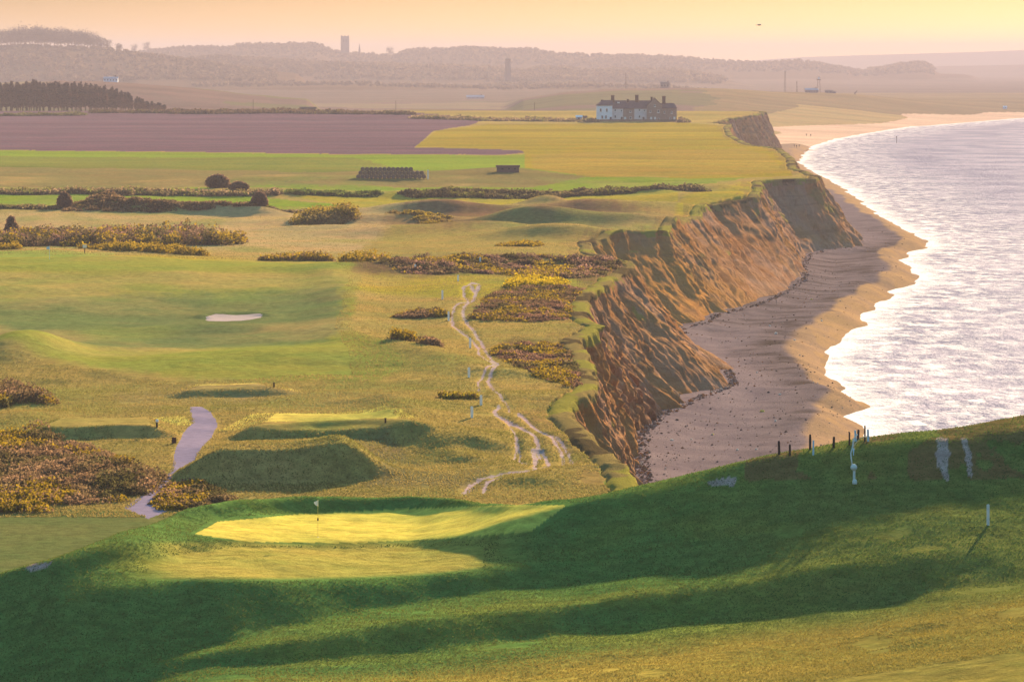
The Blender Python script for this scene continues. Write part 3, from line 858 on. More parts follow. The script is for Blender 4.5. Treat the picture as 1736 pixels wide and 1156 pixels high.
# ------------------------------------------------------------------ beach and sea
def bz(x, y):
    dt = x - xtoe(y); dw = xw(y) - x
    w = np.maximum(xw(y) - xtoe(y), 8)
    berm = 2.3 + .35 * fbm(x, y, 9, 60, 3, 91)
    fs = np.clip(w * .30, 6, 11)
    z = np.minimum(dw / fs * berm * 1.0, berm)
    z = np.where(dw < fs, berm * np.sin(np.clip(dw / fs, -1.5, 1) * math.pi / 2), berm - .45 * sstep(0, 12, dw - fs) + .9 * sstep(8, 0, dt))
    z = np.where(dw < 0, np.maximum(dw * .12, -3), z)
    z = z + .05 * fbm(x, y, 3, 9, 3, 92)
    # cusps
    z = z + .35 * np.sin(y / 9.0 + 2 * fbm(y, x, 40, 40, 2, 93)) * np.exp(-((dw - fs * .5) / 5.0) ** 2)
    return z
def beach():
    us = np.arange(880, 2050, 2.2)
    w = 50 * KF
    Y = w / np.arange(w / 330.0, w / 2950.0, -1.1)
    U, YY = np.meshgrid(us, Y)
    x = ((U - 868) / KF * YY).ravel(); y = YY.ravel()
    z = bz(x, y)
    keep = ((x > xtoe(y) - 14) & (x < xw(y) + 30)).reshape(len(Y), len(us))
    keep = keep[:-1, :-1] | keep[1:, 1:]
    dw = xw(y) - x
    fs = np.clip((xw(y) - xtoe(y)) * .30, 6, 11)
    nn = fbm(x, y, 10, 45, 4, 94)
    wetband = np.exp(-((dw - fs * 1.25 + 3 * nn) / 4.5) ** 2) * sstep(560, 760, y) * (1 - sstep(1300, 1700, y))
    wetband = np.maximum(wetband, sstep(880, 960, y) * (1 - sstep(1180, 1400, y)) * sstep(fs, fs + 4, dw + 3 * nn) * .75)
    gold = sstep(1.0, .75, (dw + 2.5 * nn) / fs) * (1 - .2 * (nn > 0))  # sunlit foreshore strip, painted in as colour
    gold = np.maximum(gold, sstep(1700, 2300, y) * .6)
    sub_grid('beach', np.c_[x, y, z], len(Y), len(us), keep, {'col': np.ones((len(x), 3)), 'rgh': wetband, 'gold': gold}, M_BEACH)
beach()
def sea():
    us = np.concatenate([np.arange(1100, 1960, 2.5), np.arange(1960, 5000, 60)])
    w = 52 * KF
    Y = np.concatenate([np.linspace(60, 420, 20), w / np.arange(w / 430.0, w / 5200.0, -1.3), w / np.arange(84, 12, -2.0)])
    Y = np.unique(Y)
    U, YY = np.meshgrid(us, Y)
    x = ((U - 868) / KF * YY).ravel(); y = YY.ravel()
    sh = x - xw(y)
    amp = sstep(0, 25, sh) * np.exp(-y / 2500)
    z = (.30 * fbm(x, y, 9, 20, 4, 95) + .25 * np.sin(sh / 5.5 + 2.5 * fbm(x, y, 40, 70, 2, 96)) * np.exp(-((sh - 12) / 16) ** 2)) * amp
    # breaking lines close to the shore
    keep = (sh > -30).reshape(len(Y), len(us)); keep = keep[:-1, :-1] | keep[1:, 1:]
    sub_grid('sea', np.c_[x, y, z], len(Y), len(us), keep, {'shore': sh}, M_WATER)
sea()

# ------------------------------------------------------------------ haze: one closed box of thin air round the whole place
def haze():
    V = [(x, y, z) for x in (-14000, 16000) for y in (-150, 27000) for z in (-6, 128)]
    Fq = [(0, 1, 3, 2), (4, 6, 7, 5), (0, 4, 5, 1), (2, 3, 7, 6), (0, 2, 6, 4), (1, 5, 7, 3)]
    o = np_mesh('haze', V, Fq, smooth=False)
    m = bpy.data.materials.new('haze_air'); m.use_nodes = True; t = m.node_tree; t.nodes.clear()
    v = t.nodes.new('ShaderNodeVolumePrincipled'); ou = t.nodes.new('ShaderNodeOutputMaterial')
    v.inputs['Color'].default_value = (.36, .34, .50, 1)
    v.inputs['Density'].default_value = HAZE_D
    v.inputs['Anisotropy'].default_value = 0.0
    t.links.new(v.outputs[0], ou.inputs['Volume'])
    o.data.materials.append(m); tag(o, kind='stuff')
HAZE_D = 9e-5
haze()

#@@OBJECTS@@
# ------------------------------------------------------------------ foliage
def hz(x, y):
    x = np.atleast_1d(np.asarray(x, float)); y = np.atleast_1d(np.asarray(y, float))
    return height(x, y)
def spot(px, py):
    """ground point seen at a pixel, from the real ground"""
    x, y, z = G(px, py)
    return x, y, float(hz(x, y)[0])
def gpv(px, py):
    dx, dy, dz = ray(px, py); Y = np.full(np.shape(px), 900.0)
    for _ in range(30): Y = .5 * Y + .5 * (H - zbase(Y)) / (-dz / dy)
    return dx / dy * Y, Y
def leaf_mesh(name, P, S, C, parent=None, flat=0.0, material=None):
    """P centres, S sizes, C colours: one small folded leaf sprig (two triangles) per centre"""
    n = len(P); P = np.asarray(P); S = np.asarray(S)[:, None]
    a = rng.normal(size=(n, 3)); a[:, 2] *= 1 - flat; a /= np.linalg.norm(a, axis=1)[:, None]
    b = rng.normal(size=(n, 3)); b -= (b * a).sum(1)[:, None] * a; b /= np.linalg.norm(b, axis=1)[:, None]
    c = np.cross(a, b)
    V = np.stack([P - a * S, P + b * S * .75 + c * S * .2, P + a * S, P - b * S * .7 + c * S * .25], 1).reshape(-1, 3)
    i = np.arange(n) * 4
    Fc = np.concatenate([np.stack([i, i + 1, i + 2], 1), np.stack([i, i + 2, i + 3], 1)])
    o = np_mesh(name, V, Fc, {'col': np.repeat(np.asarray(C), 4, 0)}, material or M_LEAF, smooth=False)
    if parent: o.parent = parent
    return o
G_DARK, G_MID, G_BLOOM, G_BRN = (.065, .058, .024), (.12, .11, .03), (.26, .175, .014), (.175, .105, .07)
def pts_in(poly, n):
    P = np.array(poly, float); out = np.zeros((0, 2))
    while len(out) < n:
        q = np.c_[rng.uniform(P[:, 0].min(), P[:, 0].max(), n * 2), rng.uniform(P[:, 1].min(), P[:, 1].max(), n * 2)]
        out = np.r_[out, q[in_poly(q[:, 0], q[:, 1], P)]]
    return out[:n]
def thicket(name, label, cat, poly, n, h, r, leaves, leaf, cols, bloom=.3, group=None, onpx=True, scale_bloom=6.0):
    q = pts_in(poly, n)
    cx, cy = gpv(q[:, 0], q[:, 1])
    cz = hz(cx, cy)
    hh = rng.uniform(h[0], h[1], n) * (.72 + .45 * fbm(cx, cy, 5, 12, 2, 111)); rr = rng.uniform(r[0], r[1], n)
    k = leaves
    d = rng.normal(size=(n, k, 3)); d[..., 2] = np.abs(d[..., 2]); d /= np.linalg.norm(d, axis=2)[..., None]
    rad = rng.uniform(.35, 1.22, (n, k, 1)) ** .6
    P = np.empty((n, k, 3))
    P[..., 0] = cx[:, None] + d[..., 0] * rad[..., 0] * rr[:, None]
    P[..., 1] = cy[:, None] + d[..., 1] * rad[..., 0] * rr[:, None] * 1.3
    P[..., 2] = cz[:, None] + d[..., 2] * rad[..., 0] * hh[:, None] - .1
    P = P.reshape(-1, 3)
    bf = fbm(P[:, 0], P[:, 1] * .45, scale_bloom * .7, scale_bloom * .7, 3, 113) + .06 * rng.normal(size=len(P))
    up = d[..., 2].reshape(-1)
    tcol = np.repeat(np.clip(.5 + 1.1 * fbm(cx, cy, 4, 9, 3, 117) + .25 * rng.normal(size=n), 0, 1), k)[:, None]
    C = np.array(cols[0]) * (1 - tcol) + np.array(cols[1]) * tcol
    C = C * rng.uniform(.6, 1.5, (len(P), 1)) * np.repeat(rng.uniform(.75, 1.3, (n, 1)), k, 0)
    bl = (bf > .42 - bloom * 1.1) & (up > .3) & (rng.uniform(0, 1, len(P)) < .55 + .45 * bloom)
    C[bl] = np.array(cols[2]) * rng.uniform(.6, 1.15, (bl.sum(), 1))
    o = leaf_mesh(name, P, rng.uniform(.7, 1.35, len(P)) * leaf, C)
    return tag(o, label, cat, group)
GR = 'gorse thickets of the course'
gc = (G_DARK, G_BRN, G_BLOOM)
thicket('gorse_thicket', 'largest dark gorse bank with yellow bloom, left of the paved path', 'gorse',
        [(-90, 752), (0, 745), (60, 746), (130, 760), (190, 785), (240, 808), (280, 815), (262, 832), (200, 850), (120, 856), (-90, 856)], 620, (.6, 1.4), (.9, 1.5), 130, .12, gc, .26, GR)
thicket('gorse_thicket', 'low brown and yellow gorse clump in the far left corner below the big gorse bank', 'gorse',
        [(-90, 815), (0, 812), (50, 830), (98, 858), (80, 868), (-90, 872)], 170, (.8, 1.3), (.7, 1.2), 130, .12, (G_DARK, G_BRN, G_BLOOM), .5, GR)
thicket('gorse_thicket', 'triangular gorse mound just right of the path bend, behind the putting green bank', 'gorse',
        [(266, 852), (292, 830), (325, 824), (358, 832), (392, 848), (345, 862), (285, 864)], 170, (.5, 1.0), (.7, 1.1), 140, .12, gc, .42, GR)
thicket('gorse_thicket', 'rounded dark gorse bush at the left edge above the upper tee', 'gorse',
        [(-90, 655), (20, 655), (55, 662), (85, 678), (40, 682), (-90, 682)], 120, (1.3, 2.3), (.9, 1.6), 130, .15, gc, .40, GR)
thicket('gorse_thicket', 'long dark gorse belt crossing the far left of the course', 'gorse',
        [(-120, 398), (0, 398), (220, 396), (330, 398), (420, 409), (400, 416), (200, 418), (-120, 418)], 620, (2.0, 3.6), (1.3, 2.4), 80, .27, (G_DARK, (.15, .085, .075), G_BLOOM), .30, GR)
thicket('gorse_thicket', 'narrow bright yellow gorse strip in front of the long dark belt', 'gorse',
        [(130, 425), (200, 422), (290, 426), (350, 434), (260, 432), (170, 427)], 130, (1.0, 1.8), (.9, 1.5), 90, .22, ((.15, .11, .02), (.20, .13, .02), G_BLOOM), .85, GR)
thicket('gorse_thicket', 'yellow gorse scrap touching the left frame edge beside the far green', 'gorse',
        [(-60, 424), (30, 424), (30, 428), (-60, 428)], 40, (1.0, 1.6), (.9, 1.5), 90, .22, ((.15, .11, .02), (.2, .13, .02), G_BLOOM), .8, GR)
thicket('gorse_thicket', 'small dark olive gorse patch standing alone right of the yellow strip', 'gorse',
        [(445, 443), (500, 437), (550, 441), (560, 444)], 70, (1.2, 2.2), (1.0, 1.8), 90, .22, gc, .45, GR)
thicket('gorse_thicket', 'bright yellow topped gorse clump at the left end of the dark heath', 'gorse',
        [(576, 455), (600, 448), (660, 448), (655, 456), (600, 460)], 90, (1.6, 2.6), (1.0, 1.7), 110, .20, gc, .62, GR)
thicket('gorse_thicket', 'wide purple brown heath and gorse belt reaching the tip of the middle headland', 'gorse',
        [(640, 446), (720, 442), (800, 442), (880, 441), (960, 440), (1040, 446), (1055, 456), (1000, 476), (960, 478), (880, 470), (800, 468), (700, 472), (640, 462)], 900, (.35, 1.2), (1.0, 1.9), 80, .20, (G_DARK, (.155, .088, .078), (.28, .19, .015)), .30, GR, scale_bloom=9)
thicket('gorse_thicket', 'brightest yellow flowering gorse strip behind the large cliff top thicket', 'gorse',
        [(862, 494), (870, 482), (905, 480), (960, 484), (950, 492)], 90, (.7, 1.3), (.9, 1.4), 100, .17, ((.16, .12, .02), (.2, .13, .02), (.42, .30, .010)), .95, GR)
thicket('gorse_thicket', 'large brown and gold gorse thicket right of the winding track loop', 'gorse',
        [(806, 545), (830, 512), (870, 494), (960, 492), (998, 502), (992, 530), (978, 546), (900, 550)], 520, (.35, 1.0), (.9, 1.5), 110, .15, (G_DARK, (.15, .082, .066), G_BLOOM), .36, GR)
thicket('gorse_thicket', 'gorse thicket on the cliff edge where the track bends, lowest of the cliff top thickets', 'gorse',
        [(838, 600), (870, 588), (940, 590), (972, 598), (996, 630), (1010, 655), (988, 666), (935, 652), (888, 632), (850, 615)], 480, (.35, 1.0), (.8, 1.3), 120, .14, (G_DARK, (.15, .082, .066), G_BLOOM), .36, GR)
thicket('gorse_thicket', 'flat golden gorse strip left of the white posts and the winding track', 'gorse',
        [(664, 541), (700, 535), (752, 536), (756, 541), (700, 543)], 70, (.6, 1.1), (.7, 1.1), 100, .15, gc, .6, GR)
thicket('gorse_thicket', 'small round gorse bush, left one of the pair on the curved grass bank', 'gorse',
        [(666, 597), (690, 592), (706, 595), (700, 600), (670, 600)], 22, (.9, 1.5), (.6, .9), 120, .13, gc, .5, GR)
thicket('gorse_thicket', 'small round gorse bush, right one of the pair on the curved grass bank', 'gorse',
        [(714, 602), (735, 597), (752, 602), (740, 606), (718, 606)], 22, (.8, 1.3), (.6, .9), 120, .13, gc, .4, GR)
thicket('gorse_thicket', 'low green gorse cushion left of the lowest pair of white posts', 'gorse',
        [(746, 685), (765, 682), (800, 684), (805, 687), (760, 687)], 26, (.5, .9), (.6, .9), 120, .12, ((.07, .08, .02), G_BRN, (.26, .20, .02)), .5, GR)
thicket('gorse_thicket', 'dry brown scrub patch with yellow fringe on the rise below the green field', 'gorse',
        [(495, 379), (530, 372), (580, 372), (604, 378), (560, 381)], 110, (1.5, 3.4), (1.4, 2.4), 80, .28, ((.12, .10, .035), (.17, .12, .05), (.24, .17, .02)), .5, GR)
thicket('gorse_thicket', 'short yellow gorse strip on the sandy slope behind the middle headland', 'gorse',
        [(845, 418), (880, 413), (915, 416), (905, 420), (860, 420)], 50, (.8, 1.5), (1.0, 1.6), 80, .22, gc, .8, GR)
thicket('gorse_thicket', 'golden gorse fringe on the hummocks between the scrub patch and the headland', 'gorse',
        [(650, 374), (700, 366), (740, 370), (790, 392), (760, 388), (700, 378)], 90, (.6, 1.2), (1.0, 1.8), 60, .25, ((.12, .09, .03), (.15, .10, .04), (.24, .17, .02)), .5, GR)
HG = 'hedges and scrub lines between the fields'
hc = ((.12, .095, .045), (.20, .135, .095), (.17, .17, .05))
def hedge(label, poly, n, h, r, cols=hc, leaf=.32, k=60, bloom=.2):
    return thicket('hedge', label, 'hedge', poly, n, h, r, k, leaf, cols, bloom, HG)
hedge('long brown hedge with pale scrub along the near edge of the grey green field', [(-120, 327), (0, 327), (250, 327), (470, 330), (470, 332), (250, 330), (-120, 329)], 420, (1.0, 2.0), (1.4, 2.6))
hedge('short dark green hedge right of the gap in the long brown hedge', [(490, 329), (560, 328), (642, 330), (642, 332), (490, 331)], 130, (.9, 1.5), (1.3, 2.0), ((.05, .075, .025), (.07, .09, .025), (.1, .12, .03)))
hedge('low dark hedge running from mid field towards the brown headland', [(676, 331), (800, 329), (1000, 330), (1180, 326), (1200, 328), (1000, 333), (700, 333)], 420, (.7, 1.5), (1.4, 2.4), ((.06, .055, .03), (.09, .07, .04), (.12, .12, .03)))
hedge('thin dark hedge at the left below the bright green field', [(-120, 357), (100, 357), (100, 360), (-120, 360)], 150, (.8, 1.4), (1.2, 1.8))
hedge('thin dark hedge right of the round bush, below the bright green field', [(448, 359), (560, 357), (560, 359), (450, 361)], 80, (.6, 1.1), (1.2, 1.8))
hedge('dark hedge on the skyline of the ploughed field', [(160, 191), (300, 189.5), (500, 189.5), (560, 191), (700, 194), (700, 196), (500, 193), (160, 193)], 500, (1.2, 2.4), (2.0, 4.0), ((.05, .035, .03), (.08, .05, .04), (.08, .07, .03)), .6, 50)
hedge('green scrub line below the dark pine plantation', [(-120, 197), (0, 197), (140, 195), (140, 197), (-120, 199)], 160, (1.0, 2.0), (2.0, 3.5), ((.07, .075, .035), (.09, .08, .045), (.1, .1, .03)), .6, 50)
hedge('brown hedge leading left from the coastguard cottages', [(700, 200), (840, 204), (975, 206), (1010, 206.5), (1010, 208), (840, 206), (700, 202)], 260, (1.2, 2.6), (1.8, 3.0), hc, .5, 50)
hedge('bushy hedge right of the cottages', [(1152, 207), (1162, 206.5), (1168, 208), (1154, 208.5)], 26, (1.5, 2.8), (1.2, 2.2), hc, .5, 60)
hedge('dark scrub covering the long low bank in the bright green field', [(100, 358), (150, 352), (180, 344), (215, 352), (260, 355), (340, 358), (430, 360), (430, 362), (260, 362), (110, 362)], 420, (.4, .9), (1.0, 1.7), ((.10, .065, .04), (.15, .10, .065), (.1, .08, .03)), .28, 60)
def round_bush(label, px, py, h, r, cols, n=26, k=150, leaf=.28):
    x, y = gpv(np.array([px * 1.0]), np.array([py * 1.0]))
    x, y = x[0], y[0]; z = float(hz(x, y)[0])
    root = bpy.data.objects.new('round_bush', None); link(root); root.location = (x, y, z)
    tag(root, label, 'bush', 'round bushes by the fields')
    P = []; C = []
    for i in range(n):
        d = rng.normal(size=3); d[2] = abs(d[2]); d /= np.linalg.norm(d)
        c = np.array([d[0] * r * .55, d[1] * r * .55, h * .22 + d[2] * h * .5])
        q = rng.normal(size=(k, 3)); q /= np.linalg.norm(q, axis=1)[:, None]
        q = c + q * np.array([r * .42, r * .42, h * .30]) * rng.uniform(.5, 1.35, (k, 1))
        P.append(q); C.append(np.tile(np.array(cols[i % 2]) * rng.uniform(.8, 1.25), (k, 1)))
    P = np.concatenate(P); P[:, 2] = np.maximum(P[:, 2], .0)
    leaf_mesh('crown', P, rng.uniform(.7, 1.3, len(P)) * leaf, np.concatenate(C), root)
    st = tube_mesh([((0, 0, -.3), .22), ((.1, .05, h * .35), .14), ((.3, .1, h * .6), .05)], 7)
    o = np_mesh('trunk', *st, mats=mat('bark', (.09, .06, .045))); o.parent = root
    return root
def tube_mesh(path, seg=8):
    P = [Vector(p) for p, _ in path]; V = []; Fc = []
    for i, (p, r_) in enumerate(path):
        a = P[max(i - 1, 0)]; b = P[min(i + 1, len(P) - 1)]; t = (b - a).normalized()
        ref = Vector((1, 0, 0)) if abs(t.x) < .9 else Vector((0, 1, 0))
        u = t.cross(ref).normalized(); v = t.cross(u)
        for k in range(seg):
            w = 2 * math.pi * k / seg
            V.append(tuple(P[i] + u * math.cos(w) * r_ + v * math.sin(w) * r_))
    for i in range(len(path) - 1):
        for k in range(seg):
            Fc.append((i * seg + k, i * seg + (k + 1) % seg, (i + 1) * seg + (k + 1) % seg, (i + 1) * seg + k))
    V.append(tuple(P[0])); V.append(tuple(P[-1])); c0, c1 = len(V) - 2, len(V) - 1
    for k in range(0, seg, 1):
        Fc.append((c0, (k + 1) % seg, k, k)); n = (len(path) - 1) * seg
        Fc.append((c1, n + k, n + (k + 1) % seg, n + (k + 1) % seg))
    return V, Fc
bc = ((.15, .095, .08), (.20, .125, .09))
round_bush('small round brown bush at the left end of the dark mound', 110, 358, 3.4, 1.7, bc)
round_bush('round brown bush at the right end of the dark low bank', 440, 361, 3.4, 1.8, bc)
round_bush('brown bush crowning the top of the dark mound', 186, 344, 2.6, 1.7, bc)
round_bush('largest rounded brown bush rising behind the long hedge', 369, 322, 3.6, 3.1, bc, 34, 150, .32)
round_bush('low brown bush at the right of the largest hedge bush', 405, 327, 2.0, 2.4, bc)
round_bush('dark bush standing above the left end of the gorse belt', 20, 398, 4.2, 1.5, bc)

# ------------------------------------------------------------------ mesh builder for made things
class MB:
    def __init__(s): s.V = []; s.F = []
    def box(s, x0, x1, y0, y1, z0, z1):
        n = len(s.V)
        s.V += [(x, y, z) for z in (z0, z1) for y in (y0, y1) for x in (x0, x1)]
        s.F += [[n + i for i in f] for f in ((0, 2, 3, 1), (4, 5, 7, 6), (0, 1, 5, 4), (2, 6, 7, 3), (0, 4, 6, 2), (1, 3, 7, 5))]
        return s
    def poly(s, pts):
        n = len(s.V); s.V += [tuple(p) for p in pts]; s.F.append([n + i for i in range(len(pts))]); return s
    def tube(s, path, seg=8):
        V, Fc = tube_mesh(path, seg); n = len(s.V); s.V += V; s.F += [[n + i for i in dict.fromkeys(f)] for f in Fc]; return s
    def gable(s, x0, x1, y0, y1, z0, z1, over=.25, along='x', hip0=0., hip1=0., th=.16):
        """pitched roof with thickness"""
        for dz in (0, -th):
            if along == 'x':
                ym = (y0 + y1) / 2
                a = [(x0 - over, y0 - over, z0 + dz), (x1 + over, y0 - over, z0 + dz), (x1 + over, y1 + over, z0 + dz), (x0 - over, y1 + over, z0 + dz)]
                r = [(x0 - over + hip0, ym, z1 + dz), (x1 + over - hip1, ym, z1 + dz)]
                fs = [(a[0], a[1], r[1], r[0]), (a[2], a[3], r[0], r[1]), (a[1], a[2], r[1]), (a[3], a[0], r[0])]
            else:
                xm = (x0 + x1) / 2
                a = [(x0 - over, y0 - over, z0 + dz), (x1 + over, y0 - over, z0 + dz), (x1 + over, y1 + over, z0 + dz), (x0 - over, y1 + over, z0 + dz)]
                r = [(xm, y0 - over + hip0, z1 + dz), (xm, y1 + over - hip1, z1 + dz)]
                fs = [(a[3], a[0], r[0], r[1]), (a[1], a[2], r[1], r[0]), (a[0], a[1], r[0]), (a[2], a[3], r[1])]
            for k, f in enumerate(fs):
                if k >= 2 and (hip0, hip1)[(k == 2) if along == 'x' else (k == 3)] == 0: continue
                s.poly(f)
        return s
    def build(s, name, m, parent=None, smooth=False, bevel=0):
        me = bpy.data.meshes.new(name); me.from_pydata(s.V, [], s.F); me.materials.append(m)
        if smooth: me.polygons.foreach_set('use_smooth', [True] * len(me.polygons))
        me.update(); o = link(bpy.data.objects.new(name, me))
        if parent: o.parent = parent
        if bevel:
            bm_ = o.modifiers.new('edge', 'BEVEL'); bm_.width = bevel; bm_.segments = 2
        return o
def thing(name, label, cat, loc, rz=0, group=None):
    o = link(bpy.data.objects.new(name, None)); o.location = loc; o.rotation_euler = (0, 0, rz)
    o.empty_display_size = .2
    return tag(o, label, cat, group)
def clone(o, loc=None, rz=None, label=None, scale=None, parent=None):
    c = o.copy(); sc.collection.objects.link(c)
    if parent: c.parent = parent
    if loc is not None: c.location = loc
    if rz is not None: c.rotation_euler = (0, 0, rz)
    if scale is not None: c.scale = scale
    if label: c['label'] = label
    for ch in list(o.children): clone(ch, parent=c)
    return c

W_WHITE = mat('white_paint', (.78, .78, .80), .5, .06, 6); W_DARK = mat('dark_timber', (.035, .03, .035), .9, .3, 4)
W_BLUE = mat('pale_blue_paint', (.42, .60, .80), .6, .15, 5)

# ------------------------------------------------------------------ putting green flag
x, y, z = spot(539, 910)
fl = thing('golf_flag', 'flagstick with small white flag standing in the sunlit putting green', 'golf flag', (x, y, z))
MB().tube([((0, 0, -.05), .011), ((0, 0, .95), .011)], 8).tube([((0, 0, 1.08), .011), ((0, 0, 2.16), .010)], 8).build('pole', mat('yellow_pole', (.75, .62, .18), .5, .08), fl, True)
MB().tube([((0, 0, .93), .018), ((0, 0, .98), .042), ((0, 0, 1.06), .042), ((0, 0, 1.11), .018)], 10).build('band', W_DARK, fl, True)
f_ = MB(); N_ = 8
for i in range(N_ + 1):
    t_ = i / N_; xx = .03 - .30 * t_ * (1 - .15 * t_); yy_w = .07 * math.sin(t_ * 7)
    f_.V += [(xx, yy_w, 2.12 - .10 * t_), (xx, yy_w + .02, 1.78 + .12 * t_ - .03 * math.sin(t_ * 5))]
    f_.V += [(xx, yy_w + .012, 2.12 - .10 * t_), (xx, yy_w + .032, 1.78 + .12 * t_ - .03 * math.sin(t_ * 5))]
for i in range(N_):
    a = i * 4
    f_.F += [[a, a + 1, a + 5, a + 4], [a + 2, a + 6, a + 7, a + 3]]
f_.build('flag', mat('white_cloth', (.85, .84, .88), .8, .05), fl, True)
MB().tube([((0, 0, -.06), .055), ((0, 0, .006), .055)], 12).build('hole_liner', W_WHITE, fl)

x, y, z = spot(84, 440)
f2 = thing('golf_flag', 'distant flagstick with pale blue flag on the far left green', 'golf flag', (x, y, z))
MB().tube([((0, 0, -.05), .03), ((0, 0, 2.2), .03)], 6).build('pole', W_BLUE, f2)
m_ = MB(); m_.V += [(.03, -.015, 2.2), (-.5, -.015, 2.05), (-.45, -.015, 1.65), (.03, -.015, 1.7), (.03, .015, 2.2), (-.5, .015, 2.05), (-.45, .015, 1.65), (.03, .015, 1.7)]
m_.F += [[0, 1, 2, 3], [7, 6, 5, 4], [0, 4, 5, 1], [1, 5, 6, 2], [2, 6, 7, 3], [3, 7, 4, 0]]
m_.build('flag', W_BLUE, f2)

# ------------------------------------------------------------------ white distance posts
def marker(x, y, z, h, r, label, group, material=W_WHITE, rz=.3):
    t = thing('marker_post', label, 'post', (x, y, z), rz, group)
    b = MB(); b.box(-r, r, -r, r, -.35, h - r * .6)
    n = len(b.V); b.V += [(-r, -r, h - r * .6), (r, -r, h - r * .6), (r, r, h - r * .6), (-r, r, h - r * .6), (0, 0, h)]
    b.F += [[n, n + 1, n + 4], [n + 1, n + 2, n + 4], [n + 2, n + 3, n + 4], [n + 3, n, n + 4]]
    b.build('shaft', material, t, bevel=r * .12)
    return t
GP_ = 'white marker posts along the cliff top track'
for px, py0, py1, lb in [
    (704, 449, 458, 'white marker post in the heath, farthest left of the small far posts'),
    (814, 437, 448, 'farthest white marker post, at the back edge of the heath belt'),
    (776.5, 467, 477, 'small white marker post at the foot of the heath, just above the track loop'),
    (750, 493, 507.5, 'white marker post on open grass left of the track loop'),
    (760.5, 529, 544, 'white marker post at the right end of the flat golden gorse strip'),
    (797, 574, 590, 'white marker post touching the straight middle part of the track'),
    (795, 624, 640, 'white marker post left of the sharp track bend'),
    (815.5, 671, 687, 'white marker post in the track at the lower end of the bend'),
    (800, 690, 708, 'nearest white marker post beside the track, right of the green gorse cushion')]:
    x, y, z = spot(px, py1); h = (py1 - py0) * y / 8470
    marker(x, y, z, h + .1, .11, lb, GP_)
x, y, z = spot(1675, 890)
marker(x, y, z, 36 * y / 8470, .065, 'single white post on the green slope at the right, nearest the camera', None, mat('weathered_white', (.62, .64, .68), .6, .1, 8))

# ------------------------------------------------------------------ stakes on the hill brow
SG = 'stakes of the broken fence on the hill brow'
for i, (px, t, bt, colr, lb) in enumerate([
    (1305.7, 742, 768, 0, 'dark fence stake, leftmost on the hill brow above the beach'),
    (1310.8, 743, 769, 1, 'pale blue fence stake right beside the leftmost dark stake'),
    (1321, 747, 770, 0, 'short dark fence stake between the two left pale blue stakes'),
    (1336, 736, 765, 1, 'tall pale blue fence stake, second pale stake from the left'),
    (1338.8, 753, 772, 0, 'shortest dark fence stake in front of the tall pale blue stake'),
    (1373.5, 736, 762, 0, 'dark fence stake of the middle pair'),
    (1378.8, 746, 771, 1, 'pale blue fence stake of the middle pair'),
    (1415.4, 729, 750, 0, 'tall dark fence stake right of the middle pair'),
    (1413.2, 740, 759, 0, 'stubby dark stake leaning against the tall dark stake'),
    (1440, 732, 755, 0, 'dark fence stake left of the crooked pale pole'),
    (1450.5, 729, 748, 1, 'short pale blue stake behind the crooked pale pole'),
    (1454.5, 728, 746, 0, 'dark stake behind the crooked pale pole'),
    (1466.3, 721, 748, 0, 'tallest dark fence stake near the right end of the row'),
    (1471.8, 727, 748, 1, 'pale blue fence stake at the right end of the row')]):
    x, y, z = spot(px, bt); h = (bt - t) * y / 8470; r = .052 + .01 * (i % 3)
    tt = thing('fence_stake', lb, 'stake', (x, y, z), .3 * i, SG)
    lean = .03 * math.sin(i * 2.1)
    MB().tube([((0, 0, -.4), r * 1.05), ((0, 0, 0), r * 1.05), ((lean * .6, 0, h * .6), r), ((lean, 0, h - .05), r * .92), ((lean * 1.02, 0, h), r * .6)], 9).build('shaft', W_BLUE if colr else W_DARK, tt)
# pale post with rounded head and foot, and the crooked pole behind it
x, y, z = spot(1448, 820); s_ = y / 8470
t = thing('marker_post', 'short pale post with rounded head and foot below the broken fence', 'post', (x, y, z))
MB().tube([((0, 0, -.2), .075), ((0, 0, 8 * s_), .07), ((0, 0, 24 * s_), .07), ((0, 0, 30 * s_), .07)], 12).build('shaft', mat('weathered_white', (.62, .64, .68)), t, True)
MB().tube([((-.02, 0, 23 * s_), .08), ((-.02, 0, 25 * s_), .17), ((-.02, 0, 28 * s_), .20), ((-.02, 0, 31 * s_), .17), ((-.02, 0, 34 * s_), .06)], 14).build('head', mat('weathered_white', (.6, .6, .6)), t, True)
MB().tube([((.03, 0, -.05), .13), ((.03, 0, 3 * s_), .14), ((.03, 0, 6 * s_), .12), ((.03, 0, 8 * s_), .07)], 14).build('foot', mat('weathered_white', (.6, .6, .6)), t, True)
x0, y0, z0 = spot(1445, 789); s_ = y0 / 8470
t = thing('crooked_pole', 'crooked forked pale pole rising behind the short rounded post', 'pole', (x0, y0, z0))
q = lambda px, py, dy=0: ((px - 1445) * s_, dy, (789 - py) * s_)
MB().tube([(q(1445.5, 795), .035), (q(1443, 776), .04), (q(1442.5, 768, .1), .035), (q(1446, 758, .2), .05), (q(1447.5, 745, .2), .055), (q(1450, 741, .2), .05), (q(1454, 736, .2), .03)], 8).build('stem', mat('weathered_white', (.6, .6, .6)), t, True)
MB().tube([(q(1446.5, 760, .2), .03), (q(1451, 752, .2), .03), (q(1457, 744, .1), .03), (q(1464, 740, 0), .028), (q(1471, 739, 0), .02)], 8).build('branch', mat('dry_wood', (.62, .50, .33), .8, .2), t, True)
MB().tube([(q(1447, 772, .1), .03), (q(1447.5, 760, .2), .04)], 8).build('stub', W_BLUE, t, True)

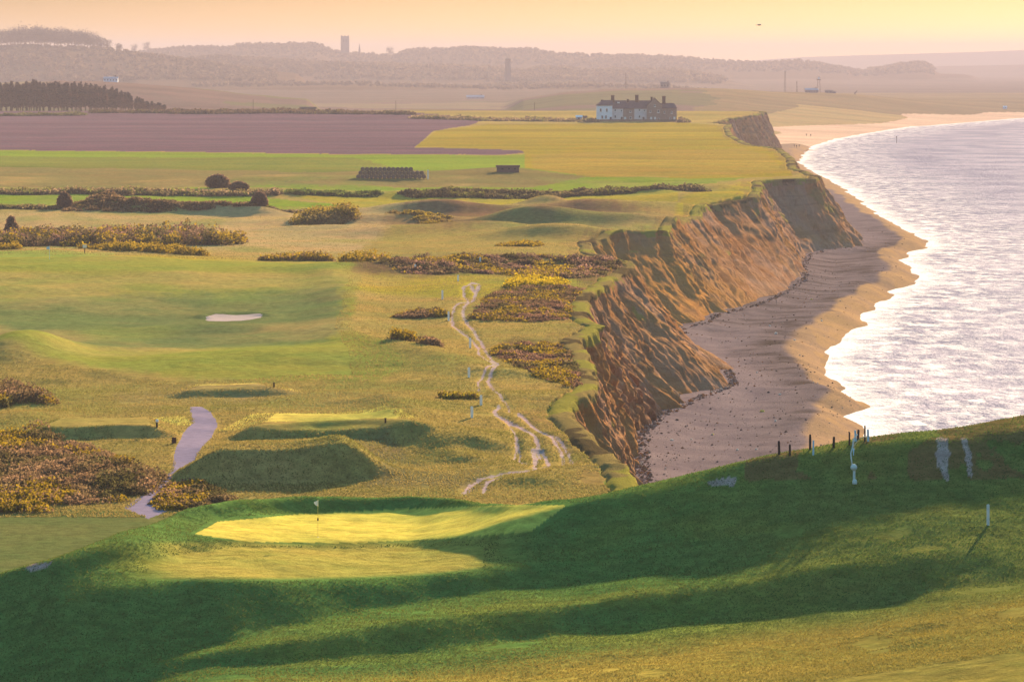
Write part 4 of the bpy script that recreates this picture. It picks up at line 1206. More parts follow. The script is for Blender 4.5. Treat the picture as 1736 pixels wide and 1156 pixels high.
# ------------------------------------------------------------------ small tee furniture
x, y, z = spot(266, 724); s_ = y / 8470
t = thing('tee_post', 'slim dark tee post with white cap on the lower left tee', 'post', (x, y, z))
MB().tube([((0, 0, -.1), .09), ((0, 0, 8 * s_), .085)], 8).build('shaft', W_DARK, t, True)
MB().tube([((0, 0, 8 * s_), .10), ((.02, 0, 9.5 * s_), .15), ((.02, 0, 12 * s_), .15), ((.02, 0, 13.2 * s_), .08)], 10).build('cap', W_WHITE, t, True)
x, y, z = spot(295, 752); s_ = y / 8470
t = thing('litter_bin', 'dark square litter bin beside the left edge of the path', 'bin', (x, y, z), .2)
MB().box(-3.3 * s_, 3.3 * s_, -.22, .22, -.1, 9 * s_).build('bin_body', mat('bin_brown', (.05, .022, .028), .7, .2), t, bevel=.02)
MB().box(-3.8 * s_, 3.8 * s_, -.25, .25, 9 * s_ + .003, 10.5 * s_).build('lid', mat('bin_brown', (.05, .022, .028)), t, bevel=.02)
for px, py, lb in [(464.5, 656.5, 'small dark post at the right end of the upper sunlit tee'), (653.5, 716.5, 'small dark post on the wide lower tee left of the track')]:
    x, y, z = spot(px, py); s_ = y / 8470
    t = thing('tee_post', lb, 'post', (x, y, z))
    MB().tube([((0, 0, -.1), .085), ((0, 0, 6.6 * s_), .085), ((0, 0, 7 * s_), .06)], 8).build('shaft', mat('brown_timber', (.07, .045, .025), .9), t, True)
    MB().box(-.10, .10, -.06, .06, 7 * s_, 8.2 * s_).build('cap', W_DARK, t)
x, y, z = spot(147, 428); s_ = y / 8470
t = thing('small_sign', 'small pale sign board on a post in the yellow gorse strip', 'sign', (x, y - 4, z))
MB().tube([((0, 0, -.1), .08), ((0, 0, 10 * s_), .08)], 8).build('post', W_DARK, t)
MB().box(-3.4 * s_, 3.4 * s_, -.14, -.085, 9 * s_, 14.5 * s_).build('board', mat('pale_board', (.80, .68, .60), .6, .05), t, bevel=.01)

# ------------------------------------------------------------------ people far down the beach
def make_person():
    me = bpy.data.meshes.new('body')
    J = {'pel': (0, 0, .95), 'spi': (0, .0, 1.2), 'chest': (0, 0, 1.40), 'neck': (0, 0, 1.52), 'head': (0, -.02, 1.62), 'top': (0, -.01, 1.74),
         'hl': (.10, 0, .90), 'kl': (.12, -.06, .50), 'al': (.12, .06, .09), 'tl': (.13, -.10, .04), 'hr': (-.10, 0, .90), 'kr': (-.12, -.10, .50), 'ar': (-.13, -.16, .08), 'tr': (-.14, -.32, .04),
         'sl': (.20, 0, 1.42), 'el': (.27, .03, 1.14), 'wl': (.27, -.10, .90), 'gl': (.27, -.15, .82), 'sr': (-.20, 0, 1.42), 'er': (-.27, .03, 1.14), 'wr': (-.27, -.08, .90), 'gr': (-.27, -.12, .82)}
    rad = {'pel': .15, 'spi': .14, 'chest': .15, 'neck': .06, 'head': .10, 'top': .07, 'hl': .10, 'kl': .065, 'al': .045, 'tl': .04, 'hr': .10, 'kr': .065, 'ar': .045, 'tr': .04,
           'sl': .075, 'el': .05, 'wl': .035, 'gl': .035, 'sr': .075, 'er': .05, 'wr': .035, 'gr': .035}
    E = [('pel', 'spi'), ('spi', 'chest'), ('chest', 'neck'), ('neck', 'head'), ('head', 'top'), ('pel', 'hl'), ('hl', 'kl'), ('kl', 'al'), ('al', 'tl'), ('pel', 'hr'), ('hr', 'kr'), ('kr', 'ar'), ('ar', 'tr'),
         ('chest', 'sl'), ('sl', 'el'), ('el', 'wl'), ('wl', 'gl'), ('chest', 'sr'), ('sr', 'er'), ('er', 'wr'), ('wr', 'gr')]
    ks = list(J); me.from_pydata([J[k] for k in ks], [(ks.index(a), ks.index(b)) for a, b in E], [])
    o = link(bpy.data.objects.new('body', me)); o.modifiers.new('skin', 'SKIN'); o.modifiers.new('sub', 'SUBSURF').levels = 1
    sv = me.skin_vertices[0].data
    for i, k in enumerate(ks): sv[i].radius = (rad[k], rad[k]); sv[i].use_root = (k == 'pel')
    dg = bpy.context.evaluated_depsgraph_get(); m2 = bpy.data.meshes.new_from_object(o.evaluated_get(dg))
    bpy.data.objects.remove(o); m2.name = 'body'; return m2
pm = make_person(); pm.materials.clear(); pm.materials.append(mat('dark_clothing', (.05, .035, .045), .9))
for px, py, rz, lb in [(1367, 231, .4, 'walker in dark clothes on the far beach, left of the higher pair'), (1374.5, 232, -.5, 'walker in dark clothes on the far beach, right of the higher pair'),
                       (1346.5, 250, .9, 'walker in dark clothes, leftmost of the lower group on the far beach'), (1350.5, 252.5, .1, 'walker in dark clothes, lowest of the lower group on the far beach'),
                       (1355, 248.5, -.8, 'walker in dark clothes, right one of the lower group on the far beach')]:
    dx, dy, dz = ray(px, py); Y = 2900.0
    for _ in range(20):
        X = float(dx / dy) * Y; Y = .5 * Y + .5 * (H - max(float(hz(X, Y)[0]), float(bz(np.array([X]), np.array([Y]))[0]) if Y < 2940 else -9)) / float(-dz / dy)
    X = float(dx / dy) * Y
    zg = max(float(hz(X, Y)[0]), float(bz(np.array([X]), np.array([Y]))[0]) if Y < 2940 else -9)
    t = thing('person', lb, 'person', (X, Y, zg), rz, 'people walking on the far beach')
    b_ = link(bpy.data.objects.new('body', pm)); b_.parent = t
    MB().tube([((0, 0, .86), .17), ((0, 0, 1.1), .165), ((0, 0, 1.38), .19), ((0, 0, 1.48), .12)], 10).build('coat', mat('dark_coat', (.04, .03, .05), .9), t, True)
p = at(1520, 243, H / float(kslope(243)))
t = thing('sea_post', 'thin dark post standing alone in the sea off the far beach', 'post', (p.x, p.y, -.2))
MB().tube([((0, 0, -2), .16), ((0, 0, 3.6), .13)], 7).build('shaft', W_DARK, t)
MB().box(-.35, .35, -.08, .08, 3.6, 4.2).build('topmark', W_DARK, t)

# ------------------------------------------------------------------ stones on the beach
def rock_mesh(seed, c):
    r_ = np.random.default_rng(seed); V = []; n1, n2 = 7, 10
    for i in range(n1 + 1):
        th = math.pi * i / n1
        for j in range(n2):
            ph = 2 * math.pi * j / n2
            V.append([math.sin(th) * math.cos(ph), math.sin(th) * math.sin(ph), math.cos(th)])
    V = np.array(V); d = 1 + .35 * (fbm(V[:, 0] * 3 + seed, V[:, 1] * 3 + V[:, 2] * 2, 1.6, 1.6, 3, seed)); V = V * d[:, None] * np.array([1, .8, .62])
    Fq = [(i * n2 + j, i * n2 + (j + 1) % n2, (i + 1) * n2 + (j + 1) % n2, (i + 1) * n2 + j) for i in range(n1) for j in range(n2)]
    return MBraw(V, Fq, c)
def MBraw(V, Fq, m):
    b = MB(); b.V = [tuple(v) for v in V]; b.F = [list(f) for f in Fq]
    return b, m
m_pale = mat('pale_flint', (.72, .66, .62), .8, .15, 3); m_yel = mat('yellow_clay', (.62, .48, .10), .9, .2, 3); m_dk = mat('dark_flint', (.07, .05, .055), .8, .3, 3)
for i, (px, py, r_, mm, lb) in enumerate([
    (1292, 698, .34, m_yel, 'yellow clay boulder alone in the middle of the near beach'), (1208, 737, .20, m_yel, 'dull yellow clay lump low on the near beach, left of centre'),
    (1315, 565, .34, m_pale, 'brightest pale boulder on the dark shingle below the second headland'), (1347, 578, .26, m_pale, 'pale stone right of the brightest boulder'),
    (1305, 553, .24, m_pale, 'small pale stone just above the brightest boulder'), (1393, 545, .26, m_pale, 'pale stone near the sunlit edge of the shingle'),
    (1376, 508, .26, m_yel, 'yellowish stone on the dark middle shingle'), (1346, 535, .22, m_dk, 'dark stone above the pale stones'),
    (1283, 633, .22, m_pale, 'pale stone right of the clay spur of the middle headland'), (1315, 714, .22, m_pale, 'pale stone below the yellow boulder'),
    (1139, 746, .24, m_pale, 'pale lilac stone at the foot of the near cliff slump'), (1172, 745, .18, m_pale, 'small white stone right of the lilac stone at the cliff foot'),
    (1303, 665, .24, m_dk, 'dark stone above the yellow boulder'), (1322, 669, .24, m_pale, 'pinkish stone right of the dark stone'),
    (1250, 763, .22, m_pale, 'white stone low on the near beach above the hill brow'), (1282, 762, .20, m_pale, 'white stone nearest the leftmost stakes'),
    (1148, 710, .24, m_dk, 'dark clod at the near cliff foot'), (1228, 651, .50, m_dk, 'brown clay block on the tip of the clay spur'), (1218, 652, .3, m_yel, 'ochre clod on the clay spur')]):
    dx, dy, dz = ray(px, py); Y = (H - 2.0) / float(-dz / dy); X = float(dx / dy) * Y
    zg = float(bz(np.array([X]), np.array([Y]))[0])
    Y = (H - zg) / float(-dz / dy); X = float(dx / dy) * Y; zg = float(bz(np.array([X]), np.array([Y]))[0])
    b, mm = rock_mesh(200 + i, mm)
    b.V = [(v[0] * r_, v[1] * r_, v[2] * r_ + .25 * r_) for v in b.V]
    o = b.build('boulder', mm, None, True); o.location = (X, Y, zg); o.rotation_euler = (0, 0, i)
    tag(o, lb, 'boulder', 'stones scattered on the near beach')

def debris():
    n = 5200; r_ = np.random.default_rng(44)
    y = 1 / r_.uniform(1 / 1500, 1 / 560, n); t = r_.uniform(0, 1, n) ** 1.5; t[:2200] = r_.uniform(-.03, .05, 2200)
    x = xtoe(y) + (xw(y) - xtoe(y)) * t * .97; z = bz(x, y); kp = z > .1; x, y, z = x[kp], y[kp], z[kp]; n = len(x)
    sz = (.045 + .16 * r_.uniform(0, 1, n) ** 4) * (1 + .9 * (np.arange(n) < 2200))
    O = np.array([(1, 0, 0), (0, 1, 0), (-1, 0, 0), (0, -1, 0), (0, 0, .8), (0, 0, -.8)], float)
    V = (O[None] * r_.uniform(.6, 1.3, (n, 6, 1)) * sz[:, None, None] + np.c_[x, y, z + sz * .3][:, None]).reshape(-1, 3)
    F0 = np.array([(0, 1, 4), (1, 2, 4), (2, 3, 4), (3, 0, 4), (1, 0, 5), (2, 1, 5), (3, 2, 5), (0, 3, 5)])
    Fc = (np.arange(n)[:, None, None] * 6 + F0[None]).reshape(-1, 3)
    pal = np.array([(.19, .13, .11), (.32, .25, .25), (.60, .52, .50), (.38, .21, .11)]); C = pal[r_.choice(4, n, p=[.4, .3, .08, .22])]
    o = np_mesh('shingle_debris', V, Fc, {'col': np.repeat(C, 6, 0)}, M_LEAF, smooth=False); tag(o, 'scattered shingle and clay crumbs on the beach', 'shingle', kind='stuff')
debris()

# ------------------------------------------------------------------ hay bales
zb_ = spot(660, 303)
bale = thing('round_bale', 'round straw bale', 'bale', (0, 0, 0), 0, 'round bales in the long stack')
bb = MB(); n2 = 16
prof = [(-.58, .50), (-.60, .54), (-.56, .57), (0, .585), (.56, .57), (.60, .54), (.58, .50)]
bb.tube([((0, a, 0), r_) for a, r_ in prof], n2)
bb.build('straw', mat('straw', (.20, .13, .11), .95, .35, 4), bale, True)
bb = MB()
for a in (0,):
    for k in range(16):
        w = 2 * math.pi * k / 16; w2 = 2 * math.pi * (k + 1) / 16; r_ = .592
        bb.poly([(math.cos(w) * r_, a - .35, math.sin(w) * r_), (math.cos(w2) * r_, a - .35, math.sin(w2) * r_), (math.cos(w2) * r_, a + .35, math.sin(w2) * r_), (math.cos(w) * r_, a + .35, math.sin(w) * r_)])
bb.build('net_wrap', mat('net_wrap', (.30, .22, .22), .8), bale)
first = True; bx0 = zb_[0] - 56 * zb_[1] / 8470; rows = [(0, 16, .0), (1, 15, .5), (2, 12, 1.0)]
for row, cnt, off in rows:
    for k in range(cnt):
        X = bx0 + (k + .5 + off * 1.0) * 1.15; Z = zb_[2] + .52 + row * .98
        lb = {0: 'round bale in the bottom row of the long stack', 1: 'round bale in the middle row of the long stack', 2: 'round bale in the top row of the long stack'}[row]
        if k == 0: lb = 'leftmost ' + lb
        elif k == cnt - 1: lb = 'rightmost ' + lb
        elif k in (1, cnt - 2): lb = ('second ' + lb[0:]) + (' from the left end' if k == 1 else ' from the right end')
        zz = Z + .0
        g = {0: 'bottom row bales', 1: 'middle row bales', 2: 'top row bales'}[row]
        if first: bale.location = (X, zb_[1], zz); bale['label'] = lb; bale['group'] = g; bale.rotation_euler = (0, 0, 0); first = False; o = bale
        else: o = clone(bale, (X, zb_[1] + .12 * math.sin(k * 3 + row), zz), .05 * math.sin(k * 5 + row * 2), lb)
        o['group'] = g
x, y, z = zb_
t = thing('white_board', 'upright white board at the right end of the long bale stack', 'board', (bx0 + 18.9, y - .3, z))
MB().box(-.16, .16, -.06, .06, -.2, 2.3).build('panel', W_WHITE, t, bevel=.01)
MB().box(-.05, .05, .063, .7, 1.2, 1.3).build('strut', W_DARK, t)

# pillbox and ruin
x, y, z = spot(861, 292); s_ = y / 8470
t = thing('pillbox', 'low dark concrete pillbox on a small rise right of the bales', 'pillbox', (x, y, z))
cm_ = mat('dark_concrete', (.13, .09, .08), .9, .25, 2)
MB().box(-19 * s_, 19 * s_, -2, 3, -1, 8.5 * s_).build('wall', cm_, t, bevel=.05)
MB().box(-20.5 * s_, 20.5 * s_, -2.2, 3.2, 8.5 * s_ + .003, 11.5 * s_).build('roof', cm_, t, bevel=.06)
for k in (-9, 2, 12): MB().box((k - 1.8) * s_, (k + 1.8) * s_, -2.03, -1.9, 4.5 * s_, 6.5 * s_).build('embrasure', W_DARK, t)
x, y = gpv(np.array([921.0]), np.array([346.0])); x, y = x[0], y[0]; z = float(hz(x, y)[0]); s_ = y / 8470
t = thing('ruined_hut', 'dark broken block of masonry on the grassy mound before the headland', 'ruin', (x, y, z))
MB().box(-9 * s_, 7 * s_, -1, 1, -.5, 10 * s_).build('wall', cm_, t, bevel=.08)
MB().box(-8 * s_, 1 * s_, -.9, .9, 10 * s_, 14 * s_).build('parapet', cm_, t, bevel=.08)

# ------------------------------------------------------------------ the coastguard cottages
def cottages():
    x, y, z = spot(1085, 206); s = y / 8470.0
    k = s / 7.233                                  # metres per unit of the enlarged crop
    X = lambda v: (v - 904) * k
    Z = lambda v: (482 - v) * k
    t = thing('cottage_terrace', 'long terrace of coastguard cottages with white left gable and brown slate roofs', 'cottages', (x, y, z))
    wh = mat('render_white', (.80, .82, .92), .8, .06, 1); pal = mat('render_pale', (.68, .58, .62), .85, .10, 1); br = mat('brick_brown', (.27, .175, .155), .9, .25, 1.5)
    sl = mat('slate_roof', (.10, .065, .09), .7, .25, 1.2); dk = mat('window_dark', (.03, .03, .06), .2, .2); bk = mat('chimney_brick', (.06, .025, .03), .9, .25); wf = mat('frame_white', (.75, .72, .74), .6, .04)
    MB().box(X(372), X(562), -4.2, 4.0, -.6, Z(283)).build('white_gable_wall', wh, t)['label'] = 'white rendered end wall'
    MB().box(X(562) + .003, X(695), -3.0, 4.6, -.6, Z(322)).build('pale_wall', pal, t)
    MB().box(X(695) + .003, X(833), -3.05, 4.6, -.6, Z(320)).build('brick_wall', br, t)
    MB().box(X(833) + .003, X(985), -3.0, 4.6, -.6, Z(320)).build('pale_wall', pal, t)
    g = MB().box(X(985) + .003, X(1168), -4.6, 5.0, -.6, Z(285))
    g.poly([(X(985), -4.6, Z(285)), (X(1168), -4.6, Z(285)), (X(1078), -4.6, Z(198))]); g.build('brick_gable_wall', br, t)
    MB().box(X(1168) + .003, X(1350), -3.2, 4.6, -.6, Z(318)).build('brick_wall', br, t)
    MB().gable(X(372), X(562), -4.2, 4.0, Z(285), Z(225), .3, 'x', 3.0, 0).build('hipped_roof', sl, t)
    MB().gable(X(520), X(1040), -3.0, 4.6, Z(322), Z(228), .35, 'x', 0, 0).build('main_roof', sl, t)
    MB().gable(X(985), X(1168), -4.6, 5.0, Z(288), Z(192), .35, 'y', 0, 0).build('cross_roof', sl, t)
    MB().gable(X(1168), X(1350), -3.2, 4.6, Z(318), Z(260), .35, 'x', 0, 1.5).build('right_roof', sl, t)
    for cx, top, bot, w in [(440, 216, 262, 13), (570, 160, 232, 20), (755, 205, 232, 10), (865, 155, 230, 20), (1046, 178, 240, 11), (1196, 170, 275, 20)]:
        c = MB().box(X(cx - w), X(cx + w), -.2, 1.6, Z(bot + 20), Z(top + 12)); c.build('chimney', bk, t)
        ch = t.children[-1]
        MB().box(X(cx - w - 4), X(cx + w + 4), -.35, 1.75, Z(top + 12) + .003, Z(top + 6)).build('cap', bk, ch)
        if w > 12:
            for q_ in (-.5, .5): MB().tube([((X(cx + w * q_)), .7, Z(top + 6)), ], 6) if False else MB().tube([((X(cx + w * q_), .7, Z(top + 6)), .14), ((X(cx + w * q_), .7, Z(top)), .11)], 8).build('pot', mat('clay_pot', (.20, .08, .05)), ch)
    def win(cx, cy, w, h, yf, frame=True):
        f = MB().box(X(cx - w), X(cx + w), yf - .06, yf + .02, Z(cy + h), Z(cy - h)).build('window', wf if frame else dk, t)
        MB().box(X(cx - w * .72), X(cx + w * .72), yf - .09, yf - .063, Z(cy + h * .82), Z(cy - h * .82)).build('pane', dk, f)
        MB().box(X(cx - w - 3), X(cx + w + 3), yf - .14, yf - .003, Z(cy + h + 5), Z(cy + h)).build('sill', wf, f)
    for cx, cy in [(422, 345), (496, 345), (440, 430), (486, 430)]: win(cx, cy, 12, 21, -4.2)
    for cx, cy, w, h in [(600, 347, 10, 13), (600, 425, 11, 18), (675, 352, 8, 12), (895, 345, 10, 12), (897, 425, 11, 18), (955, 350, 8, 12)]: win(cx, cy, w, h, -3.0)
    for cx, cy, w, h in [(785, 362, 12, 11), (788, 440, 13, 16)]: win(cx, cy, w, h, -3.05)
    for cx, cy, w, h in [(1125, 358, 13, 17), (1028, 360, 10, 12), (1130, 455, 12, 14), (1082, 290, 10, 12)]: win(cx, cy, w, h, -4.6)
    for cx, cy, w, h in [(1200, 370, 9, 13), (1290, 372, 9, 12), (1270, 445, 10, 14)]: win(cx, cy, w, h, -3.2)
    for cx, yf, m_ in [(545, -4.2, dk), (680, -3.0, dk), (720, -3.05, wf), (945, -3.0, dk), (1037, -4.6, wf), (1085, -4.6, wf), (1350 - 28, -3.2, wf)]:
        d = MB().box(X(cx - 12), X(cx + 12), yf - .07, yf + .02, -.3, Z(428)).build('door', m_, t)
        MB().box(X(cx + 5), X(cx + 7), yf - .11, yf - .073, Z(460), Z(456)).build('handle', bk, d)
    MB().box(X(625), X(655), -2.72, -2.55, Z(262), Z(247)).build('roof_light', wf, t).rotation_euler = (0, 0, 0)
    s2 = thing('garden_shed', 'small white roofed shed left of the cottages', 'shed', (x + X(160), y, z + .1))
    MB().box(-40 * k, 38 * k, -1.5, 1.5, -.5, 50 * k).build('wall', mat('shed_grey', (.40, .36, .42), .8), s2)
    MB().gable(-40 * k, 38 * k, -1.5, 1.5, 50 * k, 72 * k, .15, 'x').build('roof', wh, s2)
    MB().box(-14 * k, 8 * k, -1.56, -1.503, 0, 42 * k).build('door', mat('shed_brown', (.12, .08, .07)), s2)
    s3 = thing('garden_shed', 'small brown shed between the white roofed shed and the cottages', 'shed', (x + X(232), y, z + .1))
    MB().box(-26 * k, 26 * k, -1.3, 1.3, -.5, 52 * k).build('wall', mat('shed_brown', (.12, .08, .07)), s3)
    MB().gable(-26 * k, 26 * k, -1.3, 1.3, 52 * k, 66 * k, .15, 'x').build('roof', sl, s3)
    w3 = thing('garden_wall', 'low brick wall in front of the cottage gardens', 'wall', (x, y - 9, z - .6))
    MB().box(X(300), X(1380), -.15, .15, -.4, 1.5).build('brickwork', mat('wall_brick', (.19, .12, .09), .9, .3, 1.5), w3)
    MB().box(X(298), X(1382), -.2, .2, 1.503, 1.62).build('coping', mat('wall_coping', (.16, .10, .09)), w3)
cottages()

# ------------------------------------------------------------------ far buildings, masts and poles
def on_ground(px, Y):
    a = float(ray(px, 120)[0] / ray(px, 120)[1]); X = a * Y
    return X, Y, float(hz(X, Y)[0])
def crestY(px, D, W):
    Ys = np.linspace(D - W, D + W * .3, 60); a = (px - 868) / KF
    zz = height(a * Ys, Ys); sl_ = (H - zz) / Ys
    return float(Ys[np.argmin(sl_)])
def house(label, px, D, W, w, d, h, roof, wallc, roofc, windows=3, name='farmhouse', base=None, chim=True):
    Y = crestY(px, D, W); X, Y, z = on_ground(px, Y); s = Y / 8470
    t = thing(name, label, 'building', (X, Y, z))
    MB().box(-w * s / 2, w * s / 2, -d / 2, d / 2, -1.5, h * s).build('wall', wallc, t)
    MB().gable(-w * s / 2, w * s / 2, -d / 2, d / 2, h * s, (h + roof) * s, .3, 'x').build('roof', roofc, t)
    for k in range(windows):
        cx = (-w / 2 + w * (k + .5) / windows) * s
        f = MB().box(cx - .5, cx + .5, -d / 2 - .08, -d / 2 - .003, h * s * .35, h * s * .75).build('window', mat('window_dark', (.03, .03, .06)), t)
    if chim: MB().box(w * s * .3, w * s * .3 + .9, -.5, .5, h * s, (h + roof) * s + 1.2).build('chimney', mat('chimney_brick', (.06, .025, .03)), t)
    return t
whm = mat('far_white', (.75, .78, .95), .7, .05); dkm = mat('far_dark', (.10, .07, .07), .9, .1); rfm = mat('far_roof', (.16, .11, .12), .9, .1)
house('long low white house alone on the far field at the upper left', 188, 4000, 350, 24, 7, 6, 2.5, whm, mat('far_pale_roof', (.45, .42, .55), .8), 5)
house('dark flat hut on the skyline of the ploughed field', 522, 2680, 60, 27, 5, 4, 3, dkm, dkm, 2, 'field_hut', chim=False)
house('grey house on the far low ridge above the cottages', 1127, 4500, 700, 15, 7, 7, 3, mat('far_grey', (.20, .15, .16)), rfm, 3)
house('low blue grey farm building with dark chimney on the far plain', 806, 5500, 300, 30, 9, 3, 3, mat('far_blue', (.36, .32, .42)), mat('far_pale_roof', (.45, .42, .55)), 4, 'farm_building')
house('long grey building at the foot of the lookout tower', 1376, 4500, 700, 22, 8, 5, 3, mat('far_grey', (.20, .15, .16)), mat('far_pale_roof', (.45, .42, .55)), 5, 'camp_building')
house('short grey hut right of the lookout tower', 1405, 4500, 700, 12, 6, 3, 2, mat('far_grey', (.20, .15, .16)), rfm, 2, 'camp_building', chim=False)
house('tiny hut at the right end of the camp', 1414, 4500, 700, 6, 5, 2.5, 1.2, mat('far_grey', (.20, .15, .16)), rfm, 1, 'camp_building', chim=False)
house('tiny pale house on the far right shore', 1704, 4600, 500, 6, 5, 3, 2, whm, whm, 1, 'farmhouse', chim=False)
def mast(label, px, D, W, hpx, r=.5, cross=True, name='radio_mast'):
    Y = crestY(px, D, W); X, Y, z = on_ground(px, Y); s = Y / 8470; h = hpx * s
    t = thing(name, label, 'mast', (X, Y, z))
    b = MB()
    if cross:
        for (a, c) in ((-r, -r), (r, -r), (r, r), (-r, r)): b.tube([((a, c, -.5), .12), ((a * .6, c * .6, h), .10)], 5)
        nseg = max(3, int(h / 3))
        for i in range(nseg):
            z0, z1 = h * i / nseg, h * (i + 1) / nseg
            b.tube([((-r, -r, z0), .07), ((r, -r, z1), .07)], 4); b.tube([((r, r, z0), .07), ((-r, r, z1), .07)], 4)
    else: b.tube([((0, 0, -.5), r), ((0, 0, h), r * .8)], 7)
    b.build('lattice' if cross else 'shaft', mat('mast_steel', (.10, .07, .07), .8), t)
    return t, h, s
mast('tallest lattice mast of the distant camp', 1331, 4500, 700, 35, .75)
mast('shorter mast between the tall mast and the lookout tower', 1351, 4500, 700, 19, .4)
t, h, s = mast('lookout tower with a wide platform and pale cabin in the distant camp', 1388, 4500, 700, 21, 1.6, True, 'lookout_tower')
MB().box(-3.4 * s, 3.4 * s, -2, 2, h, h + 1.6 * s).build('platform', dkm, t)
MB().box(-1.3 * s, 1.3 * s, -1, 1, h + 1.6 * s + .003, h + 5 * s).build('cabin', whm, t)
MB().box(-1.7 * s, 1.7 * s, -1.3, 1.3, h + 5 * s + .006, h + 5.6 * s).build('roof', dkm, t)
mast('slender mast above the low ridge left of the cottages', 1061, 4500, 700, 27, .3, False)
Y = crestY(1450, 4500, 700); X, Y, z = on_ground(1450, Y); s = Y / 8470
t = thing('aerial_dish', 'dark tilted aerial dish on the coastal ridge', 'aerial', (X, Y, z))
MB().tube([((0, 0, -.5), .4), ((0, 0, 2.5 * s), .3)], 7).build('mount', dkm, t)
MB().tube([((-2 * s, 0, 1.5 * s), .3), ((0, 0, 3.2 * s), 1.1 * s), ((3.4 * s, 0, 7 * s), .5 * s)], 10).build('dish', dkm, t)
for px, D, W, hp, lb in [(429, 2680, 70, 20, 'wooden pole on the skyline of the ploughed field, left one'), (671, 2720, 90, 17, 'wooden pole near the middle of the hedge skyline'),
                        (906, 2900, 120, 16, 'thin wooden pole on the green rise left of the cottages')]:
    mast(lb, px, D, W, hp, .16, False, 'wooden_pole')[0]['category'] = 'pole'
# church tower and spire, windmill
X, Y, z = on_ground(585, 10300); s = Y / 8470
t = thing('church_tower', 'square church tower on the wooded skyline', 'church tower', (X, Y, z - 4))
zt = 52 + (100 - 61) * s
st_ = mat('flint_wall', (.16, .13, .16), .95, .12, .3)
MB().box(-7 * s, 7 * s, -7 * s, 7 * s, -5, zt - z + 4 - 1.5 * s).build('wall', st_, t)
b = MB()
for q1 in (-1, 0, 1):
    for q2 in (-1, 1): b.box((q1 * 5.6 - 1.2) * s, (q1 * 5.6 + 1.2) * s, (q2 * 6.2 - .7) * s, (q2 * 6.2 + .7) * s, zt - z + 4 - 1.5 * s + .003, zt - z + 4)
b.build('battlement', st_, t)
for q1 in (-2.2, 2.2): MB().box((q1 - 1) * s, (q1 + 1) * s, -7 * s - .1, -7 * s - .003, zt - z - 8 * s, zt - z - 3 * s).build('belfry_window', dkm, t)
X, Y, z = on_ground(609.5, 10350); s = Y / 8470
t = thing('church_turret', 'thin pointed turret just right of the church tower', 'turret', (X, Y, z - 4))
zt = 52 + 24.5 * s - z + 4
MB().tube([((0, 0, -3), 1.8 * s), ((0, 0, zt - 8 * s), 1.6 * s), ((0, 0, zt - 7 * s), 1.2 * s), ((0, 0, zt), .2 * s)], 8).build('wall', st_, t)
MB().tube([((0, 0, zt), .15), ((0, 0, zt + 2), .1)], 5).build('finial', dkm, t)
X, Y, z = on_ground(861, 7450); s = Y / 8470; zt = 52 + 0.5 * s - z
t = thing('windmill_tower', 'tapered windmill tower without sails above the hazy trees', 'windmill', (X, Y, z))
MB().tube([((0, 0, -3), 6.4 * s), ((0, 0, zt * .4), 5.6 * s), ((0, 0, zt - 3 * s), 4.4 * s)], 14).build('tower_wall', mat('mill_wall', (.07, .075, .10), .9, .1), t)
MB().tube([((0, 0, zt - 3 * s), 5.0 * s), ((0, 0, zt - .8 * s), 4.8 * s), ((0, 0, zt), 3.6 * s)], 14).build('cap', mat('mill_cap', (.05, .055, .07), .9, .1), t)

# ------------------------------------------------------------------ trees
def tree_proto(kind, seed):
    r_ = np.random.default_rng(seed)
    root = thing('pine_tree' if kind == 'pine' else 'bare_tree', '', 'tree', (0, 0, 0))
    hgt = 14.0
    path = [((0, 0, -1), .32), ((.1, 0, hgt * .35), .26), ((-.1, .1, hgt * .7), .17), ((0, 0, hgt * .95), .05)]
    b = MB().tube(path, 7)
    P = []; C = []
    if kind == 'pine':
        cd, cb = np.array((.040, .030, .040)), np.array((.075, .040, .045))
        for i in range(26):
            t_ = i / 25; zc = hgt * (.22 + .78 * t_); rr = (1.0 - t_) * 1.6 + .65 if t_ > .45 else 1.4
            a = i * 2.4; c = np.array([math.cos(a) * rr * .5, math.sin(a) * rr * .5, zc])
            b.tube([((0, 0, zc - .4), .07), (tuple(c * np.array([1.6, 1.6, 1]) ), .03)], 4)
            k = 26 if t_ > .45 else 15
            q = r_.normal(size=(k, 3)) * np.array([rr * .5, rr * .5, .55]) + c
            P.append(q); C.append(np.tile(cd if t_ > .6 else cb, (k, 1)) * r_.uniform(.7, 1.3, (k, 1)))
        leaf = .42
    else:
        cb = np.array((.055, .045, .05))
        for i in range(24):
            a = i * 2.4 + r_.uniform(0, .5); rr = r_.uniform(2.0, 4.6); zc = hgt * r_.uniform(.40, .98)
            tip = (math.cos(a) * rr, math.sin(a) * rr, zc)
            mid = (math.cos(a) * rr * .45, math.sin(a) * rr * .45, hgt * .45 + (zc - hgt * .45) * .6)
            b.tube([((0, 0, hgt * r_.uniform(.28, .5)), .16), (mid, .10), (tip, .04)], 5)
            k = 34; q = r_.normal(size=(k, 3)) * np.array([1.5, 1.5, 1.1]) + np.array(tip)
            P.append(q); C.append(np.tile(cb, (k, 1)) * r_.uniform(.7, 1.3, (k, 1)))
        leaf = .34
    b.build('trunk', mat('bark', (.09, .06, .045)), root)
    P = np.concatenate(P); leaf_mesh('crown', P, r_.uniform(.6, 1.3, len(P)) * leaf * 1.35, np.concatenate(C), root)
    return root
pines = [tree_proto('pine', 300 + i) for i in range(4)]
top_line = [(-140, 142), (0, 144), (60, 141), (110, 142), (150, 146), (185, 151), (215, 156), (228, 164), (240, 170), (262, 172), (285, 180), (300, 186)]
cnt = 0; used_p = set()
